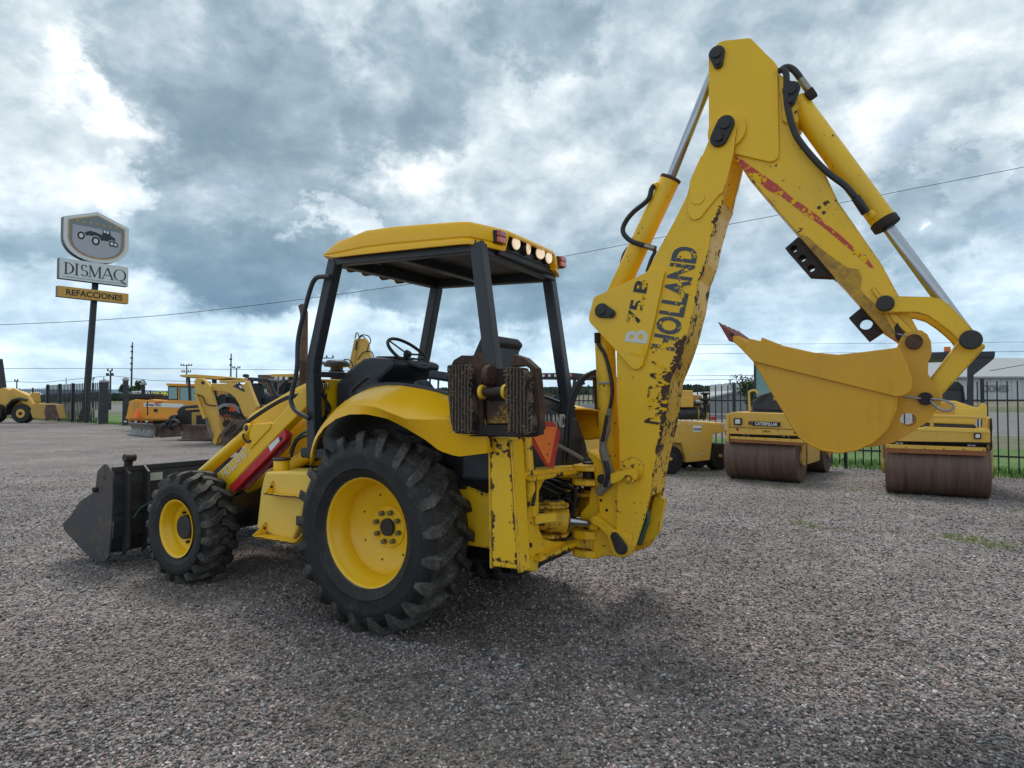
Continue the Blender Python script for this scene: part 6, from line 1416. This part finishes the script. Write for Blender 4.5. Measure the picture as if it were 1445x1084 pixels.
bb=[(-1.63,1.134)][0]; cyl('round_boss',(bb[0],.135,bb[1]),(bb[0],.1455,bb[1]),.080,'yellow_old',boom,32,.003)
bb=[(-1.593,0.689)][0]; cyl('round_boss',(bb[0],.135,bb[1]),(bb[0],.147,bb[1]),.042,'yellow_old',boom,28,.003)
def side_text(s,L,h,mat,parent,v,label=None,bold=.0):
    a,b=[Vector((p[0],0,p[1])) for p in L]; d=(b-a); og=(a.x,v,a.z)
    up=Vector((-d.z,0,d.x)) ; 
    # reading direction d on the +y face; letter tops point towards up with ex x ey = +y
    ey=Vector((0,1,0)).cross(d.normalized())
    o=text('lettering',s,h/.69,mat,parent,og,d,ey,.002,bold=bold); fit_text(o,d.length,d,og)
    if label:o['label']=label
    return o
side_text('HOLLAND',[(-1.915,1.899),(-2.068,2.544)],.150,'text_dark',boom,.1435,'worn dark lettering reading up the boom',.0075)
side_text('HOLLAND',[(-1.906,1.913),(-2.059,2.541)],.152,'ghost',boom,.1425,None,.004)
side_text('NEW',[(-1.847,1.423),(-1.901,1.827)],.14,'text_faded',boom,.1435,None,.0)
side_text('75.B',[(-1.684,2.084),(-1.753,2.366)],.085,'text_black',boom,.1665,'worn black model number',.004)
side_text('75.B',[(-1.684,2.088),(-1.753,2.361)],.086,'ghost',boom,.1658,None,.005)
side_text('L',[(-1.721,1.873),(-1.731,1.937)],.14,'text_whiteworn',boom,.1665)
side_text('B',[(-1.734,1.955),(-1.746,2.038)],.145,'text_white',boom,.1665,None,.006)
# --- dipper (arm)
dip=[(-2.143,3.76),(-2.152,3.793),(-2.2,3.836),(-2.239,3.837),(-2.374,3.812),(-2.391,3.8),(-2.455,3.713),(-2.519,3.629),(-2.542,3.583),(-2.545,3.531),(-2.607,3.484),(-2.644,3.433),(-2.647,3.227),(-2.616,3.205),(-2.676,3.098),(-2.737,2.965),(-2.784,2.901),(-2.852,2.717),(-3.059,2.339),(-3.133,2.164),(-3.227,1.954),(-3.249,1.914),(-3.232,1.862),(-3.181,1.864),(-3.13,1.909),(-3.061,1.967),(-2.957,2.112),(-2.871,2.232),(-2.824,2.293),(-2.636,2.564),(-2.546,2.691),(-2.462,2.812),(-2.343,2.986),(-2.283,3.104),(-2.147,3.241)]
dipper=prism('dipper_arm',dip,-.10,.10,'yellow_old',BH,bevel=.008); dipper['label']='yellow dipper arm reaching down to the raised bucket'
dbl=[(-2.134,3.257),(-2.137,3.753),(-2.15,3.788),(-2.203,3.831),(-2.233,3.833),(-2.376,3.805),(-2.393,3.796),(-2.457,3.706),(-2.511,3.627),(-2.536,3.588),(-2.541,3.556),(-2.542,3.059),(-2.536,3.031),(-2.516,3.016),(-2.49,3.016),(-2.286,3.108),(-2.136,3.194)]
for s in(1,-1): prism('doubler_plate',dbl,*sorted((s*.10,s*.116)),'yellow',dipper,bevel=.003)
bs=[(-2.246,3.253)][0]; cyl('pivot_boss',(bs[0],.116,bs[1]),(bs[0],.138,bs[1]),.115,'yellow',dipper,36,.006)
L=[(-2.191,3.754),(-2.199,3.689)]
pin_cover(dipper,L[0],L[1],.050,.030,.117)
lug2=[(-2.536,3.542),(-2.606,3.491),(-2.641,3.445),(-2.65,3.409),(-2.65,3.239),(-2.63,3.218),(-2.591,3.219),(-2.537,3.266)]
L=[(-2.617,3.413),(-2.612,3.342)]
prism('cylinder_lug',[(-2.547,3.53),(-2.582,3.503),(-2.628,3.465),(-2.65,3.425),(-2.652,3.222),(-2.617,3.205),(-2.563,3.243)],.10,.118,'yellow_old',dipper,bevel=.004)
pin_cover(dipper,L[0],L[1],.050,.028,.119)
st_=[(-2.279,3.099),(-2.329,3.067),(-2.386,3.012),(-2.43,2.968),(-2.482,2.92),(-2.533,2.872),(-2.606,2.787),(-2.674,2.725),(-2.758,2.641),(-2.78,2.601),(-2.812,2.576),(-2.869,2.515),(-2.931,2.439),(-2.999,2.363),(-3.022,2.321),(-3.005,2.323),(-2.931,2.411),(-2.861,2.488),(-2.805,2.549),(-2.769,2.587),(-2.747,2.61),(-2.673,2.675),(-2.605,2.745),(-2.544,2.806),(-2.481,2.847),(-2.43,2.904),(-2.377,2.957),(-2.32,3.025)]
prism('red_stripe',st_,.1002,.1022,'text_redworn',dipper,bevel=0)
br=[(-2.564,2.494),(-2.638,2.554),(-2.833,2.316),(-2.826,2.3),(-2.689,2.321)]
h3=[(-2.612,2.485),(-2.657,2.423),(-2.704,2.359)]
prism('thumb_bracket',br,-.07,.07,'rustdark',dipper,bevel=.003,holes=[circ(h,.021,14) for h in h3]).__setitem__('label','rusty bracket with three holes under the dipper arm')
prism('bracket_base',[(-2.634,2.572),(-2.649,2.574),(-2.821,2.325),(-2.835,2.291),(-2.82,2.292)],-.085,.085,'rust',dipper,bevel=.002)
br2=[(-2.894,2.055),(-2.952,2.105),(-2.948,2.136),(-3.013,2.054),(-3.074,1.979),(-3.06,1.968),(-2.992,1.92)]
prism('thumb_bracket',br2,-.06,.06,'rustdark',dipper,bevel=.003,holes=[circ([(-2.978,2.017)][0],.034,18)]).__setitem__('label','rusty single hole bracket near the bucket pin')
# brown worn area along the underside of the dipper
ws=[(-2.636,2.564),(-2.692,2.539),(-2.765,2.455),(-2.823,2.399),(-2.894,2.334),(-2.95,2.32),(-2.963,2.271),(-2.955,2.208),(-2.982,2.166),(-3.053,2.089),(-3.082,2.032),(-3.114,1.952),(-3.126,1.913),(-3.061,1.971),(-2.957,2.116),(-2.871,2.234),(-2.824,2.295)]
n_=len(ws)
prism('worn_underside',ws,.1002,.1025,'dipwear',dipper,bevel=0)
prism('guard_bar',[(-3.007,2.201),(-3.024,2.211),(-3.116,2.067),(-3.236,1.921),(-3.223,1.892),(-3.115,2.005)],.10,.118,'yellow_old',dipper,bevel=.002)
prism('worn_tip',[(-3.114,1.981),(-3.128,2.008),(-3.159,1.948),(-3.172,1.909),(-3.146,1.887),(-3.12,1.919)],.118,.1195,'rustdark',dipper,bevel=0)
for a,b in [(-2.753,2.7),(-2.777,2.667)]: cyl('hole',(a,.10,b),(a,.1035,b),.010,'inkplain',dipper,10,0)
# --- dipper cylinder (between boom gusset and dipper head)
def V3(p,v): return Vector((p[0],v,p[1]))
L=[(-1.395,2.199),(-1.851,3.065),(-2.167,3.781)]
a,b,c_=[V3(p,0) for p in L]
dc=cyl('dipper_cylinder',a,b,.068,'yellow_old',BH,32,.006); cyl('rod',b,c_,.031,'chrome',dc,24); cyl('gland',b-(b-a).normalized()*.01,b+(b-a).normalized()*.012,.071,'rust',dc,32)
sphere('port',V3([(-1.772,3.02)][0],.05),.026,'yellow_old',dc)
tube('hose',VZ([(-1.764,3.02),(-1.744,2.994),(-1.718,2.927),(-1.618,2.863),(-1.558,2.799),(-1.542,2.737),(-1.592,2.673),(-1.691,2.624),(-1.771,2.595)],.07),.017,'hose',BH,10)
tube('hose',VZ([(-1.727,2.61),(-1.761,2.582),(-1.756,2.564),(-1.736,2.528),(-1.706,2.446)],.06),.013,'hose',BH,8)
cyl('hose_fitting',V3([(-1.697,2.621)][0],.07),V3([(-1.766,2.593)][0],.07),.020,'fitting',BH,10)
tube('hose',VZ([(-1.525,2.673),(-1.483,2.618),(-1.464,2.539),(-1.471,2.467)],-.09),.013,'hose',BH,8)
# --- boom lift cylinder
L=[(-1.39,2.205),(-1.391,2.02),(-1.453,1.111)]
a,b,c_=[V3(p,0) for p in L]
L2=[(-1.373,2.061),(-1.416,1.099)]
p_,q_=V3(L2[0],0),V3(L2[1],0)
bc_=cyl('boom_cylinder',p_,q_,.070,'yellow_old',BH,32,.006); cyl('rod',a,p_,.034,'chrome',bc_,20); cyl('base_eye',q_,q_+(q_-p_).normalized()*.06,.06,'yellow_old',bc_,24)
tube('hose',VZ([(-1.354,2.035),(-1.364,1.975),(-1.409,1.906),(-1.442,1.801),(-1.463,1.694),(-1.462,1.611),(-1.445,1.524)],.085),.013,'hose',BH,8)
cyl('hose_fitting',V3([(-1.354,2.055)][0],.085),V3([(-1.356,1.985)][0],.085),.021,'rustdark',BH,10)
tube('hose_sleeve',VZ([(-1.463,1.529),(-1.455,1.467),(-1.442,1.39),(-1.415,1.298),(-1.42,1.226),(-1.441,1.155),(-1.456,1.093),(-1.448,1.026),(-1.404,0.984),(-1.377,0.954)],.13),[.018]*9+[.024]*9+[.030]*9+[.034]*9+[.030]*9+[.022],'sleeve',BH,10)
tube('hose_wrap',VZ([(-1.452,1.486),(-1.437,1.399),(-1.421,1.312)],.15),.014,'hose',BH,8); tube('hose_wrap',VZ([(-1.441,1.179),(-1.461,1.094),(-1.44,1.006)],.152),.018,'hose',BH,8)
bar('hose_clamp',V3([(-1.359,1.705)][0],.075),V3([(-1.464,1.708)][0],.075),.014,.008,'silver',BH)
for dv in(.02,-.04): tube('hose',[(-1.16,.20+dv,1.15),(-1.18,.21+dv,1.30),(-1.20,.20+dv,1.55),(-1.26,.16+dv,1.72),(-1.32,.10,1.78)],.014,'hose',BH,8)
tube('hose',[(-.95,.42,1.33),(-1.10,.30,1.30),(-1.20,.22,1.24),(-1.27,.14,1.18)],.014,'sleeve',BH,8)
tube('hose',[(-.95,.66,1.42),(-1.05,.62,1.36),(-1.12,.58,1.18),(-1.18,.66,1.02),(-1.2,.72,.94)],.012,'hose',BH,8)
# --- bucket cylinder
L=[(-2.606,3.432),(-3.085,2.572),(-3.462,1.904)]
a,b,c_=[V3(p,0) for p in L]
bk2=cyl('bucket_cylinder',a+(b-a).normalized()*.04,b,.066,'yellow_old',BH,32,.006); cyl('rod',b,c_,.033,'chrome',bk2,24); cyl('gland',b-(b-a).normalized()*.035,b+(b-a).normalized()*.01,.073,'rustdark',bk2,32)
pp=[(-2.892,2.938)][0]; 
sphere('port',V3([(-3.011,2.629)][0],.05),.030,'yellow_old',bk2)
tube('hose',VZ([(-2.546,3.543),(-2.571,3.542),(-2.592,3.506),(-2.591,3.366),(-2.607,3.256),(-2.637,3.144),(-2.686,3.051),(-2.761,2.938),(-2.82,2.865),(-2.891,2.791),(-2.942,2.714)],.135),.018,'hose',BH,10)
cyl('hose_fitting',V3([(-2.939,2.722)][0],.13),V3([(-2.989,2.63)][0],.10),.024,'hose',BH,12)
tube('hose',VZ([(-2.537,3.59),(-2.565,3.6),(-2.597,3.593),(-2.628,3.561),(-2.662,3.5)],.04),.020,'hose',BH,10)
cyl('hose_fitting',V3([(-2.658,3.505)][0],.04),V3([(-2.704,3.42)][0],.04),.022,'fitting',BH,12); bar('elbow',V3([(-2.7,3.425)][0],.04),V3([(-2.726,3.376)][0],.04),.05,.045,'rustdark',BH)
# --- bucket linkage
ban=[(-3.035,2.103),(-3.037,2.134),(-3.048,2.152),(-3.068,2.156),(-3.143,2.144),(-3.283,2.128),(-3.324,2.113),(-3.358,2.084),(-3.483,1.908),(-3.487,1.886),(-3.481,1.869),(-3.463,1.852),(-3.424,1.85),(-3.395,1.884),(-3.381,1.91),(-3.352,1.945),(-3.316,1.984),(-3.266,2.028),(-3.215,2.049),(-3.141,2.056),(-3.056,2.06),(-3.04,2.079)]
for s in(1,-1):
    lk=prism('link_arm',ban,*sorted((s*.125,s*.155)),'yellow_old',BH,bevel=.005)
    if s>0:
        for pnt,r in(([(-3.074,2.109)][0],.044),([(-3.446,1.893)][0],.050)): cyl('link_pin',(pnt[0],.15,pnt[1]),(pnt[0],.172,pnt[1]),r,'pinblack',lk,26,.008)
hb=[(-3.399,1.892),(-3.506,1.875),(-3.512,1.857),(-3.325,1.615),(-3.287,1.548),(-3.271,1.694)]
hl=prism('bucket_link',hb,-.11,.11,'yellow_old',BH,bevel=.01); hl['label']='worn yellow link between cylinder and bucket'
# --- digging bucket
ear=[(-3.116,1.846),(-3.143,1.917),(-3.163,1.943),(-3.198,1.956),(-3.236,1.952),(-3.261,1.93),(-3.276,1.892),(-3.279,1.828),(-3.263,1.784),(-3.261,1.724),(-3.285,1.671),(-3.315,1.633),(-3.321,1.593),(-3.311,1.563),(-3.259,1.475),(-3.151,1.392),(-3.099,1.358),(-3.002,1.333),(-2.913,1.322),(-3.003,1.605)]
ho=[circ([(-3.169,1.483)][0],.036,18)]
side=[(-2.422,1.814),(-2.467,1.946),(-2.583,1.892),(-2.736,1.848),(-2.853,1.832),(-2.98,1.842),(-3.09,1.854),(-3.116,1.853),(-3.119,1.614),(-3.114,1.538),(-3.079,1.446),(-3.043,1.401),(-3.007,1.364),(-2.938,1.325),(-2.855,1.306),(-2.769,1.316),(-2.71,1.345),(-2.654,1.386)]
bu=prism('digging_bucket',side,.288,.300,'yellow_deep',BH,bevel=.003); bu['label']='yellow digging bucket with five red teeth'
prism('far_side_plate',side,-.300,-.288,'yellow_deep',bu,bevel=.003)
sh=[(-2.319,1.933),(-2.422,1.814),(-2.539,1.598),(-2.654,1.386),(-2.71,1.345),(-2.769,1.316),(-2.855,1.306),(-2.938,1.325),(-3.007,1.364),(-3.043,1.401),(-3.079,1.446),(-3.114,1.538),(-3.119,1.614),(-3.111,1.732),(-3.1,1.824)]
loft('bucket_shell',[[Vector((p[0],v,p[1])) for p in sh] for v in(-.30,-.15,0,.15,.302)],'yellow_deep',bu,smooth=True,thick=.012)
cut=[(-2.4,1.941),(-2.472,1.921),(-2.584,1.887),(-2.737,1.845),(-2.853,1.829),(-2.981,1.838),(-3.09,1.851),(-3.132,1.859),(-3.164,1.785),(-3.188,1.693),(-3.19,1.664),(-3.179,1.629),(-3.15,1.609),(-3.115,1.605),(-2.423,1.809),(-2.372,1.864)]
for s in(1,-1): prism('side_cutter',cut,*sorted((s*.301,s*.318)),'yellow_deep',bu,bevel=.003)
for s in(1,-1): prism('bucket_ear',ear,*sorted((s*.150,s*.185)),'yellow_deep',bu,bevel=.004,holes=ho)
bp=[(-3.201,1.892)][0]; cyl('ear_pin',(bp[0],-.2,bp[1]),(bp[0],.215,bp[1]),.040,'rust',bu,20,.006)
tube('pin_clip',[(bp[0]+.03,.212,bp[1]+.03),(bp[0]+.075,.215,bp[1]+.045)],.004,'silver',bu,5,smoothp=0)
cp=[(-3.247,1.594)][0]; cyl('ear_pin',(cp[0],-.2,cp[1]),(cp[0],.212,cp[1]),.034,'rustdark',bu,18,.005)
tube('pin_clip',[(cp[0]+.02,.215,cp[1]+.0),(cp[0]+.085,.215,cp[1]+.01),(cp[0]+.10,.215,cp[1]+.012)],.006,'silver',bu,6,smoothp=3)
tube('pin_clip',[(cp[0]-.02,.215,cp[1]-.0),(cp[0]-.08,.215,cp[1]-.01),(cp[0]-.12,.215,cp[1]-.035),(cp[0]-.10,.215,cp[1]-.06),(cp[0]-.06,.215,cp[1]-.055),(cp[0]-.02,.215,cp[1]-.01)],.006,'silver',bu,6,smoothp=4)
tc=[(-2.218,2.055),(-2.285,2.001),(-2.337,1.956),(-2.312,1.928),(-2.284,1.933)]
for k in range(5):
    v=.265-.1325*k
    sh_=prism('tooth_adapter',[(-2.305,1.966),(-2.345,1.96),(-2.427,1.877),(-2.414,1.82),(-2.308,1.93)],v-.030,v+.030,'yellow_deep',bu,bevel=.004)
    prism('tooth',tc,v-.028,v+.028,'toothred',bu,bevel=.005)
    d0=[(-2.301,1.97)][0]; cyl('tooth_pin',(d0[0],v+.026,d0[1]),(d0[0],v+.031,d0[1]),.012,'black',bu,10,0)
prism('lip_plate',[(-2.312,1.932),(-2.333,1.952),(-2.45,1.868),(-2.418,1.816)],-.30,.30,'yellow_deep',bu,bevel=.003)
